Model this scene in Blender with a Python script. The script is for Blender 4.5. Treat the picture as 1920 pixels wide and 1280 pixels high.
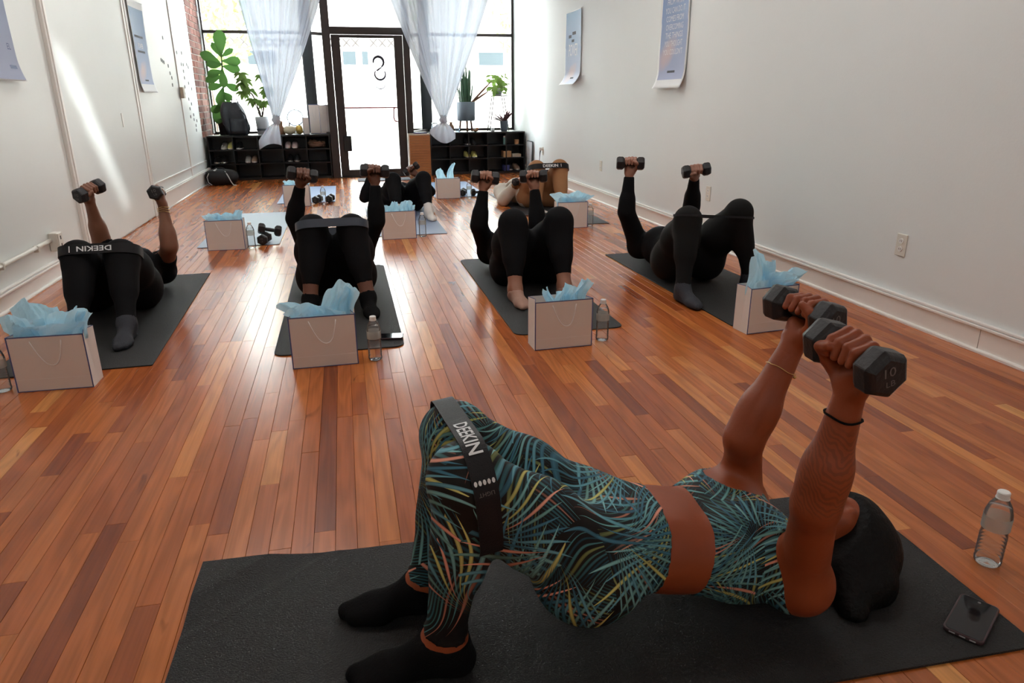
import bpy, math, random
import numpy as np
from mathutils import Vector, Matrix

for o in list(bpy.data.objects):
    bpy.data.objects.remove(o, do_unlink=True)
SC = bpy.context.scene
COL = SC.collection
PI = math.pi

# ------------------------------------------------------------------ camera
CAM_H = 1.13
YAW, PITCH, ROLL = 0.2232, 0.3304, -0.0056
FPX = 1330.0
_fw = Vector((math.sin(YAW) * math.cos(PITCH), math.cos(YAW) * math.cos(PITCH), -math.sin(PITCH)))
_rt = Vector((math.cos(YAW), -math.sin(YAW), 0.0))
_up = _rt.cross(_fw)
_r = _rt * math.cos(ROLL) + _up * math.sin(ROLL)
_u = -_rt * math.sin(ROLL) + _up * math.cos(ROLL)
cd = bpy.data.cameras.new('camera')
cam = bpy.data.objects.new('camera', cd)
COL.objects.link(cam)
cd.sensor_width = 36.0
cd.lens = FPX / 1920.0 * 36.0
cd.clip_start = 0.05
cd.clip_end = 200
m = Matrix((_r, _u, -_fw)).transposed().to_4x4()
m.translation = (0, 0, CAM_H)
cam.matrix_world = m
SC.camera = cam

# ------------------------------------------------------------------ world, light, exposure
SC.view_settings.view_transform = 'Standard'
SC.view_settings.look = 'None'
SC.view_settings.exposure = EXPOSURE = 0.50
SC.view_settings.gamma = 1.0
SC.view_settings.use_curve_mapping = False
SC.cycles.use_denoising = True
SC.cycles.use_adaptive_sampling = True
SC.cycles.adaptive_threshold = 0.05
SC.cycles.max_bounces = 10
SC.cycles.diffuse_bounces = 5
SC.cycles.glossy_bounces = 3
SC.cycles.transmission_bounces = 8
SC.cycles.transparent_max_bounces = 14
SC.cycles.sample_clamp_indirect = 8.0
SC.cycles.caustics_refractive = False
SC.cycles.caustics_reflective = False

W = bpy.data.worlds.new('world')
SC.world = W
W.use_nodes = True
wn = W.node_tree.nodes
bg = wn['Background']
bg.inputs['Color'].default_value = (0.90, 0.965, 1.0, 1)
bg.inputs['Strength'].default_value = 16.0

FILL_LEVEL = 6.5        # brightness of the added ceiling fill panels (built with the room)
def portal(name, loc, rot, sx, sy):
    ld = bpy.data.lights.new(name, 'AREA')
    ld.shape = 'RECTANGLE'
    ld.size, ld.size_y = sx, sy
    ld.cycles.is_portal = True
    lo = bpy.data.objects.new(name, ld)
    COL.objects.link(lo)
    lo.location = loc
    lo.rotation_euler = rot
portal('daylight_portal_left', (-1.2, 12.27, 1.95), (-PI / 2, 0, 0), 1.5, 2.7)
portal('daylight_portal_right', (2.1, 12.27, 1.95), (-PI / 2, 0, 0), 1.5, 2.7)
portal('daylight_portal_door', (0.44, 11.45, 1.7), (-PI / 2, 0, 0), 1.05, 3.2)

# sunlight glancing off a parked car's side window, thrown low through the doorway on to the left wall
_tg, _dc = Vector((-1.945, 6.50, .87)), Vector((.47, 11.36, .84))
_dir = (_tg - _dc).normalized()
_st = Vector((0, .98, -1.30)); _la = _st - _dir * _st.dot(_dir)
gl = bpy.data.lights.new('car_window_glint', 'AREA'); gl.shape = 'RECTANGLE'; gl.size = _la.length; gl.size_y = .055
gl.spread = math.radians(1.6); gl.energy = 0.085; gl.color = (.93, 1.0, .97)
glo = bpy.data.objects.new('car_window_glint', gl); COL.objects.link(glo)
_x = _la.normalized(); _z = -_dir; _y = _z.cross(_x)
_m = Matrix((_x, _y, _z)).transposed().to_4x4(); _m.translation = _dc - _dir * 2.9
glo.matrix_world = _m
# ------------------------------------------------------------------ mesh helpers
class MB:
    """collects geometry for one mesh"""
    def __init__(s):
        s.v = []; s.f = []; s.m = []; s.uv = None
    def add(s, vs, fs, mi=0):
        b = len(s.v)
        s.v += [tuple(p) for p in vs]
        s.f += [tuple(b + i for i in f) for f in fs]
        s.m += [mi] * len(fs)
        return s
    def box(s, lo, hi, mi=0, M=None):
        x0, y0, z0 = lo; x1, y1, z1 = hi
        vs = [(x0, y0, z0), (x1, y0, z0), (x1, y1, z0), (x0, y1, z0), (x0, y0, z1), (x1, y0, z1), (x1, y1, z1), (x0, y1, z1)]
        if M is not None: vs = [M @ Vector(p) for p in vs]
        return s.add(vs, [(0, 3, 2, 1), (4, 5, 6, 7), (0, 1, 5, 4), (1, 2, 6, 5), (2, 3, 7, 6), (3, 0, 4, 7)], mi)
    def tube(s, pts, r, n=10, mi=0, cap=True, closed=False):
        pts = [Vector(p) for p in pts]
        k = len(pts)
        rs = r if isinstance(r, (list, tuple)) else [r] * k
        d0 = (pts[1] - pts[0]).normalized()
        a = Vector((0, 0, 1)) if abs(d0.z) < .9 else Vector((1, 0, 0))
        nrm = d0.cross(a).normalized()
        rings = []
        for i in range(k):
            if closed: d = (pts[(i + 1) % k] - pts[i - 1]).normalized()
            else: d = (pts[min(i + 1, k - 1)] - pts[max(i - 1, 0)]).normalized()
            nrm = (nrm - d * nrm.dot(d))
            if nrm.length < 1e-6: nrm = d.orthogonal()
            nrm.normalize()
            b = d.cross(nrm)
            rings.append([pts[i] + (nrm * math.cos(2 * PI * j / n) + b * math.sin(2 * PI * j / n)) * rs[i] for j in range(n)])
        vs = [p for rg in rings for p in rg]
        fs = []
        for i in range(k if closed else k - 1):
            i2 = (i + 1) % k
            for j in range(n):
                fs.append((i * n + j, i * n + (j + 1) % n, i2 * n + (j + 1) % n, i2 * n + j))
        if cap and not closed:
            fs.append(tuple(range(n - 1, -1, -1)))
            fs.append(tuple((k - 1) * n + j for j in range(n)))
        return s.add(vs, fs, mi)
    def lathe(s, prof, n=24, mi=0, c=(0, 0, 0)):
        vs = []; fs = []
        for r, z in prof:
            for j in range(n):
                a = 2 * PI * j / n
                vs.append((c[0] + r * math.cos(a), c[1] + r * math.sin(a), c[2] + z))
        for i in range(len(prof) - 1):
            for j in range(n):
                fs.append((i * n + j, i * n + (j + 1) % n, (i + 1) * n + (j + 1) % n, (i + 1) * n + j))
        if prof[0][0] > 1e-5: fs.append(tuple(range(n - 1, -1, -1)))
        if prof[-1][0] > 1e-5: fs.append(tuple((len(prof) - 1) * n + j for j in range(n)))
        return s.add(vs, fs, mi)
    def prism(s, poly, z0, z1, mi=0, M=None):
        n = len(poly)
        vs = [(x, y, z0) for x, y in poly] + [(x, y, z1) for x, y in poly]
        if M is not None: vs = [M @ Vector(p) for p in vs]
        fs = [tuple(range(n - 1, -1, -1)), tuple(range(n, 2 * n))] + [(i, (i + 1) % n, n + (i + 1) % n, n + i) for i in range(n)]
        return s.add(vs, fs, mi)
    def grid(s, fn, nu, nv, mi=0, closed_u=False):
        vs = [fn(i / nu, j / nv) for j in range(nv + 1) for i in range(nu + (0 if closed_u else 1))]
        w = nu if closed_u else nu + 1
        fs = [(j * w + i, j * w + (i + 1) % w, (j + 1) * w + (i + 1) % w, (j + 1) * w + i) for j in range(nv) for i in range(nu)]
        return s.add(vs, fs, mi)
    def ball(s, c, r, nu=16, nv=10, mi=0):
        rx, ry, rz = r if isinstance(r, (tuple, list)) else (r, r, r)
        return s.grid(lambda u, v: (c[0] + rx * math.cos(2 * PI * u) * math.sin(PI * v), c[1] + ry * math.sin(2 * PI * u) * math.sin(PI * v), c[2] - rz * math.cos(PI * v)), nu, nv, mi, True)
    def mesh(s, name, smooth=False):
        me = bpy.data.meshes.new(name)
        me.from_pydata(s.v, [], s.f)
        if any(s.m): me.polygons.foreach_set('material_index', s.m)
        if smooth: me.polygons.foreach_set('use_smooth', [True] * len(me.polygons))
        me.update()
        return me
    def build(s, name, mat, parent=None, smooth=False, bevel=0, solid=0, loc=None, rot=None, autosmooth=None):
        me = s.mesh(name, smooth)
        return link(name, me, mat, parent, bevel, solid, loc, rot, autosmooth)

def link(name, me, mat, parent=None, bevel=0, solid=0, loc=None, rot=None, autosmooth=None):
    for mm in (mat if isinstance(mat, (list, tuple)) else [mat]):
        me.materials.append(mm)
    o = bpy.data.objects.new(name, me)
    COL.objects.link(o)
    if parent is not None: o.parent = parent
    if loc is not None: o.location = loc
    if rot is not None: o.rotation_euler = rot
    if solid:
        md = o.modifiers.new('solid', 'SOLIDIFY'); md.thickness = solid; md.offset = 0
    if bevel:
        md = o.modifiers.new('bevel', 'BEVEL'); md.width = bevel; md.segments = 2; md.limit_method = 'ANGLE'
    return o

def tag(o, label=None, cat=None, group=None, kind=None):
    if label: o['label'] = label
    if cat: o['category'] = cat
    if group: o['group'] = group
    if kind: o['kind'] = kind
    return o
def struct(o, label=None):
    o['kind'] = 'structure'
    if label: o['label'] = label
    return o
def empty(name, loc=(0, 0, 0), rz=0.0):
    o = bpy.data.objects.new(name, None)
    COL.objects.link(o)
    o.location = loc
    o.rotation_euler = (0, 0, rz)
    o.empty_display_size = 0.1
    return o
def copy_tree(o, parent=None):
    c = o.copy()
    COL.objects.link(c)
    if parent is not None: c.parent = parent
    for ch in o.children: copy_tree(ch, c)
    return c

# ------------------------------------------------------------------ lettering (built before the scene grows)
_TC = {}
def text_geo(txt, bold=False):
    """unit-height text as (verts2d, faces, width); letters lie in x-y"""
    if txt in _TC: return _TC[txt]
    cu = bpy.data.curves.new('lettering', 'FONT')
    cu.body = txt
    cu.size = 1.0
    cu.resolution_u = 2
    if bold: cu.offset = 0.018
    ob = bpy.data.objects.new('lettering', cu)
    COL.objects.link(ob)
    dg = bpy.context.evaluated_depsgraph_get()
    me = ob.evaluated_get(dg).to_mesh()
    vs = np.array([tuple(v.co)[:2] for v in me.vertices]); fs = [tuple(p.vertices) for p in me.polygons]
    ob.evaluated_get(dg).to_mesh_clear()
    bpy.data.objects.remove(ob, do_unlink=True)
    lo, hi = vs.min(0), vs.max(0)
    vs = (vs - lo) / (hi[1] - lo[1])
    _TC[txt] = (vs, fs, float((hi[0] - lo[0]) / (hi[1] - lo[1])))
    return _TC[txt]
for t in ['DEEKIN', 'POWER', 'STRENGTH', "DOESN'T COME", 'FROM WHAT', 'YOU CAN DO. IT', 'COMES FROM', 'OVERCOMING', 'THE THINGS', 'YOU THOUGHT', "YOU COULDN'T", '10', 'LB', 'LIGHT', 'O', 'EL']:
    text_geo(t, bold=(t == 'DEEKIN'))
def text_on(mb, txt, fn, u0, v0, h, width=None, mi=0):
    """place lettering on a surface fn(u, v); u0,v0 lower-left in metres"""
    vs, fs, w = text_geo(txt)
    sx = h if width is None else width / w
    mb.add([fn(u0 + p[0] * sx, v0 + p[1] * h) for p in vs], fs, mi)

# ------------------------------------------------------------------ shader helpers
class E:
    """tiny expression builder on top of Math nodes"""
    def __init__(s, nt, sock): s.nt = nt; s.s = sock
    def _op(s, op, *args):
        n = s.nt.nodes.new('ShaderNodeMath'); n.operation = op
        for i, a in enumerate((s,) + args):
            if isinstance(a, E): s.nt.links.new(a.s, n.inputs[i])
            else: n.inputs[i].default_value = a
        return E(s.nt, n.outputs[0])
    def __add__(s, o): return s._op('ADD', o)
    __radd__ = __add__
    def __sub__(s, o): return s._op('SUBTRACT', o)
    def __rsub__(s, o): return (s * -1.0) + o
    def __mul__(s, o): return s._op('MULTIPLY', o)
    __rmul__ = __mul__
    def __truediv__(s, o): return s._op('DIVIDE', o)
    def __getattr__(s, k):
        ops = dict(sin='SINE', cos='COSINE', abs='ABSOLUTE', floor='FLOOR', frac='FRACT', atan2='ARCTAN2', lt='LESS_THAN', gt='GREATER_THAN', min='MINIMUM', max='MAXIMUM', pow='POWER', sqrt='SQRT')
        if k in ops: return lambda *a: s._op(ops[k], *a)
        raise AttributeError(k)

def new_mat(name):
    mt = bpy.data.materials.new(name)
    mt.use_nodes = True
    nt = mt.node_tree
    return mt, nt, nt.nodes['Principled BSDF']
def lnk(nt, a, b): nt.links.new(a.s if isinstance(a, E) else a, b)
def M(name, col, rough=.5, metal=0, spec=.5, noise=0, nscale=20, bump=0, bscale=60, coat=0, sub=0, trans=0, ior=1.45, sheen=0):
    """plain procedural surface: colour with a little noise, roughness and fine relief"""
    mt, nt, p = new_mat(name)
    p.inputs['Base Color'].default_value = (*col, 1)
    p.inputs['Roughness'].default_value = rough
    p.inputs['Metallic'].default_value = metal
    p.inputs['Specular IOR Level'].default_value = spec
    p.inputs['Coat Weight'].default_value = coat
    p.inputs['Transmission Weight'].default_value = trans
    p.inputs['IOR'].default_value = ior
    if sheen: p.inputs['Sheen Weight'].default_value = sheen
    tc = nt.nodes.new('ShaderNodeTexCoord')
    if noise:
        nz = nt.nodes.new('ShaderNodeTexNoise'); nz.inputs['Scale'].default_value = nscale; nz.inputs['Detail'].default_value = 4
        lnk(nt, tc.outputs['Object'], nz.inputs['Vector'])
        mr = nt.nodes.new('ShaderNodeMapRange'); mr.inputs['To Min'].default_value = 1 - noise; mr.inputs['To Max'].default_value = 1 + noise
        lnk(nt, nz.outputs['Fac'], mr.inputs['Value'])
        mx = nt.nodes.new('ShaderNodeVectorMath'); mx.operation = 'SCALE'
        mx.inputs[0].default_value = col
        lnk(nt, mr.outputs['Result'], mx.inputs['Scale'])
        lnk(nt, mx.outputs['Vector'], p.inputs['Base Color'])
    if bump:
        nb = nt.nodes.new('ShaderNodeTexNoise'); nb.inputs['Scale'].default_value = bscale; nb.inputs['Detail'].default_value = 3
        lnk(nt, tc.outputs['Object'], nb.inputs['Vector'])
        bp = nt.nodes.new('ShaderNodeBump'); bp.inputs['Strength'].default_value = bump; bp.inputs['Distance'].default_value = .01
        lnk(nt, nb.outputs['Fac'], bp.inputs['Height']); lnk(nt, bp.outputs['Normal'], p.inputs['Normal'])
    return mt
def M_trans(name, col, tcol=None, tw=.5, transp=0.0, rough=.7):
    """thin paper or cloth that lets light through: diffuse + translucent (+ clear)"""
    mt, nt, p = new_mat(name)
    nt.nodes.remove(p)
    out = nt.nodes['Material Output']
    d = nt.nodes.new('ShaderNodeBsdfDiffuse'); d.inputs['Color'].default_value = (*col, 1)
    t = nt.nodes.new('ShaderNodeBsdfTranslucent'); t.inputs['Color'].default_value = (*(tcol or col), 1)
    mx = nt.nodes.new('ShaderNodeMixShader'); mx.inputs[0].default_value = tw
    lnk(nt, d.outputs[0], mx.inputs[1]); lnk(nt, t.outputs[0], mx.inputs[2])
    last = mx.outputs[0]
    if transp:
        tr = nt.nodes.new('ShaderNodeBsdfTransparent')
        m2 = nt.nodes.new('ShaderNodeMixShader'); m2.inputs[0].default_value = transp
        lnk(nt, last, m2.inputs[1]); lnk(nt, tr.outputs[0], m2.inputs[2])
        last = m2.outputs[0]
    lnk(nt, last, out.inputs['Surface'])
    return mt
def M_clear(name, tint=(1, 1, 1), refl=.08, rough=.02, milk=0.0):
    """thin clear sheet: transparent with a facing-dependent gloss"""
    mt, nt, p = new_mat(name)
    nt.nodes.remove(p)
    out = nt.nodes['Material Output']
    tr = nt.nodes.new('ShaderNodeBsdfTransparent'); tr.inputs['Color'].default_value = (*tint, 1)
    g = nt.nodes.new('ShaderNodeBsdfGlossy'); g.inputs['Roughness'].default_value = rough
    lw = nt.nodes.new('ShaderNodeFresnel'); lw.inputs['IOR'].default_value = 1.0 + refl * 5
    mx = nt.nodes.new('ShaderNodeMixShader')
    lnk(nt, lw.outputs[0], mx.inputs[0]); lnk(nt, tr.outputs[0], mx.inputs[1]); lnk(nt, g.outputs[0], mx.inputs[2])
    last = mx.outputs[0]
    if milk:
        d = nt.nodes.new('ShaderNodeBsdfDiffuse'); d.inputs['Color'].default_value = (.9, .9, .9, 1)
        m2 = nt.nodes.new('ShaderNodeMixShader'); m2.inputs[0].default_value = milk
        lnk(nt, last, m2.inputs[1]); lnk(nt, d.outputs[0], m2.inputs[2]); last = m2.outputs[0]
    lnk(nt, last, out.inputs['Surface'])
    return mt
def ramp(nt, fac, stops, interp='LINEAR'):
    r = nt.nodes.new('ShaderNodeValToRGB')
    r.color_ramp.interpolation = interp
    el = r.color_ramp.elements
    while len(el) < len(stops): el.new(.5)
    for e, (pos, c) in zip(el, stops):
        e.position = pos; e.color = (*c, 1)
    lnk(nt, fac, r.inputs['Fac'])
    return r.outputs['Color']

def mat_floor():
    mt, nt, p = new_mat('varnished_oak')
    at = nt.nodes.new('ShaderNodeAttribute'); at.attribute_name = 'tone'
    seed = E(nt, at.outputs['Fac'])
    g = nt.nodes.new('ShaderNodeNewGeometry')
    sp = nt.nodes.new('ShaderNodeSeparateXYZ'); lnk(nt, g.outputs['Position'], sp.inputs[0])
    x, y = E(nt, sp.outputs[0]), E(nt, sp.outputs[1])
    def nz(vx, vy, scale, detail, dist=0):
        cb = nt.nodes.new('ShaderNodeCombineXYZ')
        lnk(nt, vx, cb.inputs[0]); lnk(nt, vy, cb.inputs[1]); lnk(nt, seed * 57.0, cb.inputs[2])
        n = nt.nodes.new('ShaderNodeTexNoise'); n.inputs['Scale'].default_value = scale; n.inputs['Detail'].default_value = detail
        n.inputs['Distortion'].default_value = dist
        lnk(nt, cb.outputs[0], n.inputs['Vector'])
        return E(nt, n.outputs['Fac'])
    broad = nz(x * 9.0, y * 0.9, 1.4, 1, .4)
    rings = ((broad * 34.0).sin() * .5 + .5)
    fine = nz(x * 90.0, y * 2.2, 1.5, 4)
    knots = nz(x * 12.0, y * 3.5, 1.0, 2, 1.5)
    base = ramp(nt, seed, [(0, (.24, .053, .013)), (.18, (.345, .082, .019)), (.45, (.445, .119, .026)), (.72, (.515, .155, .035)), (.9, (.60, .212, .053)), (1, (.67, .29, .082))])
    shade = (rings * .20 + fine * .46 + .58)
    shade = shade * (1.0 - ((knots - .70) * 5.0).max(0.0).min(.55))
    vm = nt.nodes.new('ShaderNodeVectorMath'); vm.operation = 'SCALE'
    lnk(nt, base, vm.inputs[0]); lnk(nt, shade, vm.inputs['Scale'])
    lnk(nt, vm.outputs['Vector'], p.inputs['Base Color'])
    wear = nz(x * 2.0, y * 2.0, 1.3, 3)
    wave = nz(x * 30.0, y * 5.0, 1.0, 1)
    lnk(nt, fine * .05 + .22, p.inputs['Roughness'])
    p.inputs['Specular IOR Level'].default_value = .42
    bp = nt.nodes.new('ShaderNodeBump'); bp.inputs['Strength'].default_value = .03; bp.inputs['Distance'].default_value = .003
    lnk(nt, fine * .6 + wave * .5, bp.inputs['Height'])
    lnk(nt, bp.outputs['Normal'], p.inputs['Normal'])
    return mt

def mat_print():
    """tropical palm print: fans of pointed leaflets in teal, green, yellow and coral on near-black"""
    mt, nt, p = new_mat('palm_print_jersey')
    tc = nt.nodes.new('ShaderNodeTexCoord')
    sp = nt.nodes.new('ShaderNodeSeparateXYZ'); lnk(nt, tc.outputs['Object'], sp.inputs[0])
    X, Y, Z = (E(nt, sp.outputs[i]) for i in range(3))
    u0 = X * .97 + Z * .12 - Y * .2
    v0 = Z * .80 + Y * .62

    cols = [[(.012, .050, .070), (.030, .11, .13), (.05, .16, .17), (.035, .11, .10), (.15, .17, .06), (.30, .12, .08)],
            [(.025, .085, .13), (.06, .19, .22), (.10, .26, .26), (.06, .16, .16), (.27, .27, .08), (.40, .17, .11)],
            [(.035, .12, .17), (.09, .24, .29), (.14, .31, .31), (.10, .22, .20), (.40, .38, .12), (.55, .24, .17)]]
    base = nt.nodes.new('ShaderNodeRGB'); base.outputs[0].default_value = (.008, .007, .007, 1)
    prev = base.outputs[0]
    for li, (scale, off, nn_, kind) in enumerate([(5.6, 3.1, 16.0, 1), (5.2, 11.7, 34.0, 0), (4.8, 27.3, 32.0, 0), (4.4, 41.9, 30.0, 0), (4.9, 63.1, 33.0, 0)]):
        wob = nt.nodes.new('ShaderNodeTexNoise'); wob.inputs['Scale'].default_value = 5; wob.inputs['Detail'].default_value = 0
        lnk(nt, tc.outputs['Object'], wob.inputs['Vector'])
        wb = E(nt, wob.outputs['Fac'])
        cb = nt.nodes.new('ShaderNodeCombineXYZ')
        lnk(nt, u0 * scale + off + wb * .45, cb.inputs[0]); lnk(nt, v0 * scale + off * .7 - wb * .4, cb.inputs[1])
        vo = nt.nodes.new('ShaderNodeTexVoronoi'); vo.voronoi_dimensions = '2D'; vo.inputs['Scale'].default_value = 1.0
        lnk(nt, cb.outputs[0], vo.inputs['Vector'])
        df = nt.nodes.new('ShaderNodeVectorMath'); df.operation = 'SUBTRACT'
        lnk(nt, cb.outputs[0], df.inputs[0]); lnk(nt, vo.outputs['Position'], df.inputs[1])
        s2 = nt.nodes.new('ShaderNodeSeparateXYZ'); lnk(nt, df.outputs[0], s2.inputs[0])
        dx, dy = E(nt, s2.outputs[0]), E(nt, s2.outputs[1])
        sc = nt.nodes.new('ShaderNodeSeparateColor'); lnk(nt, vo.outputs['Color'], sc.inputs[0])
        h1, h2 = E(nt, sc.outputs[0]), E(nt, sc.outputs[1])
        th = h1 * 6.2832
        p_ = dx * th.cos() + dy * th.sin(); q_ = dy * th.cos() - dx * th.sin()
        q_ = q_ + p_ * p_ * (h2 - .5) * .6
        aq = q_.abs(); sgn = q_.gt(0.0)
        if kind:      # feather frond: leaflets sweep forward from a midrib
            a = (p_ - aq * (p_ * 1.1 + 1.15).max(.25) + .55) * nn_ + sgn * .37
            cell = a.floor() + sgn * 31.0
            loc = (a.frac() - .5).abs()
            hsh = ((cell * 12.9898 + h2 * 78.233).sin() * 43758.5453).frac()
            Q = (hsh * .16 + .40)
            t = (aq / Q).min(1.0)
            prof = (1.0 - t * t) * (t * 2.2 + .30).min(1.0) * .37
        else:         # fan of leaflets
            r = (dx * dx + dy * dy).sqrt()
            ag = q_.atan2(p_ + .45)
            a = ag / (2 * PI) * nn_ * 1.6
            cell = a.floor(); loc = (a.frac() - .5).abs()
            hsh = ((cell * 12.9898 + h2 * 78.233).sin() * 43758.5453).frac()
            t = (((p_ + .45) * (p_ + .45) + q_ * q_).sqrt() / (hsh * .35 + .75)).min(1.0)
            prof = (1.0 - t * t) * (t * 1.6 + .06).min(1.0) * .36 * ag.abs().lt(1.25)
        mask = loc.lt(prof)
        if li >= 1: mask = mask * h2.gt(.30)
        hs2 = ((cell * 39.346 + h2 * 11.135 + li * 3.3).sin() * 24634.6345).frac()
        colr = ramp(nt, hs2, [(x_, c) for x_, c in zip((0, .24, .48, .70, .84, .94), cols[min(li, 2)])], 'CONSTANT')
        tip = (t * 1.25 + .45) * (1.2 - (loc / (prof + .001)) * .6)
        vm = nt.nodes.new('ShaderNodeVectorMath'); vm.operation = 'SCALE'
        lnk(nt, colr, vm.inputs[0]); lnk(nt, tip, vm.inputs['Scale'])
        mx = nt.nodes.new('ShaderNodeMix'); mx.data_type = 'RGBA'
        lnk(nt, mask, mx.inputs[0]); lnk(nt, prev, mx.inputs[6]); lnk(nt, vm.outputs[0], mx.inputs[7])
        prev = mx.outputs[2]
    lnk(nt, prev, p.inputs['Base Color'])
    p.inputs['Roughness'].default_value = .62
    p.inputs['Specular IOR Level'].default_value = .25
    return mt

def mat_brick():
    mt, nt, p = new_mat('old_brick')
    oi = nt.nodes.new('ShaderNodeObjectInfo')
    tc = nt.nodes.new('ShaderNodeTexCoord')
    nz = nt.nodes.new('ShaderNodeTexNoise'); nz.inputs['Scale'].default_value = 30; lnk(nt, tc.outputs['Object'], nz.inputs['Vector'])
    f = E(nt, oi.outputs['Random']) * .7 + E(nt, nz.outputs['Fac']) * .3
    c = ramp(nt, f, [(.1, (.13, .045, .035)), (.5, (.27, .09, .065)), (.8, (.38, .15, .11)), (1, (.42, .26, .2))])
    lnk(nt, c, p.inputs['Base Color']); p.inputs['Roughness'].default_value = .9
    return mt

def mat_poster(top, bot, hand):
    """flat blue print fading downwards to lilac with a soft flesh-coloured patch"""
    mt, nt, p = new_mat('poster_print')
    tc = nt.nodes.new('ShaderNodeTexCoord')
    sp = nt.nodes.new('ShaderNodeSeparateXYZ'); lnk(nt, tc.outputs['UV'], sp.inputs[0])
    u, v = E(nt, sp.outputs[0]), E(nt, sp.outputs[1])
    nz = nt.nodes.new('ShaderNodeTexNoise'); nz.inputs['Scale'].default_value = 3; lnk(nt, tc.outputs['UV'], nz.inputs['Vector'])
    n = E(nt, nz.outputs['Fac'])
    c = ramp(nt, v + (n - .5) * .25, [(.05, bot), (.45, tuple((a + b) / 2 for a, b in zip(top, bot))), (.95, top)])
    d = ((u - hand[0]) * 2.2).pow(2.0) + ((v - hand[1] + (u - hand[0]) * -.25) * 6.5).pow(2.0)
    msk = (1.0 - d * 1.3 + (n - .5)).max(0.0).min(1.0) * .75
    mx = nt.nodes.new('ShaderNodeMix'); mx.data_type = 'RGBA'
    lnk(nt, msk, mx.inputs[0]); lnk(nt, c, mx.inputs[6]); mx.inputs[7].default_value = (.62, .44, .42, 1)
    lnk(nt, mx.outputs[2], p.inputs['Base Color'])
    p.inputs['Roughness'].default_value = .55
    return mt

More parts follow.
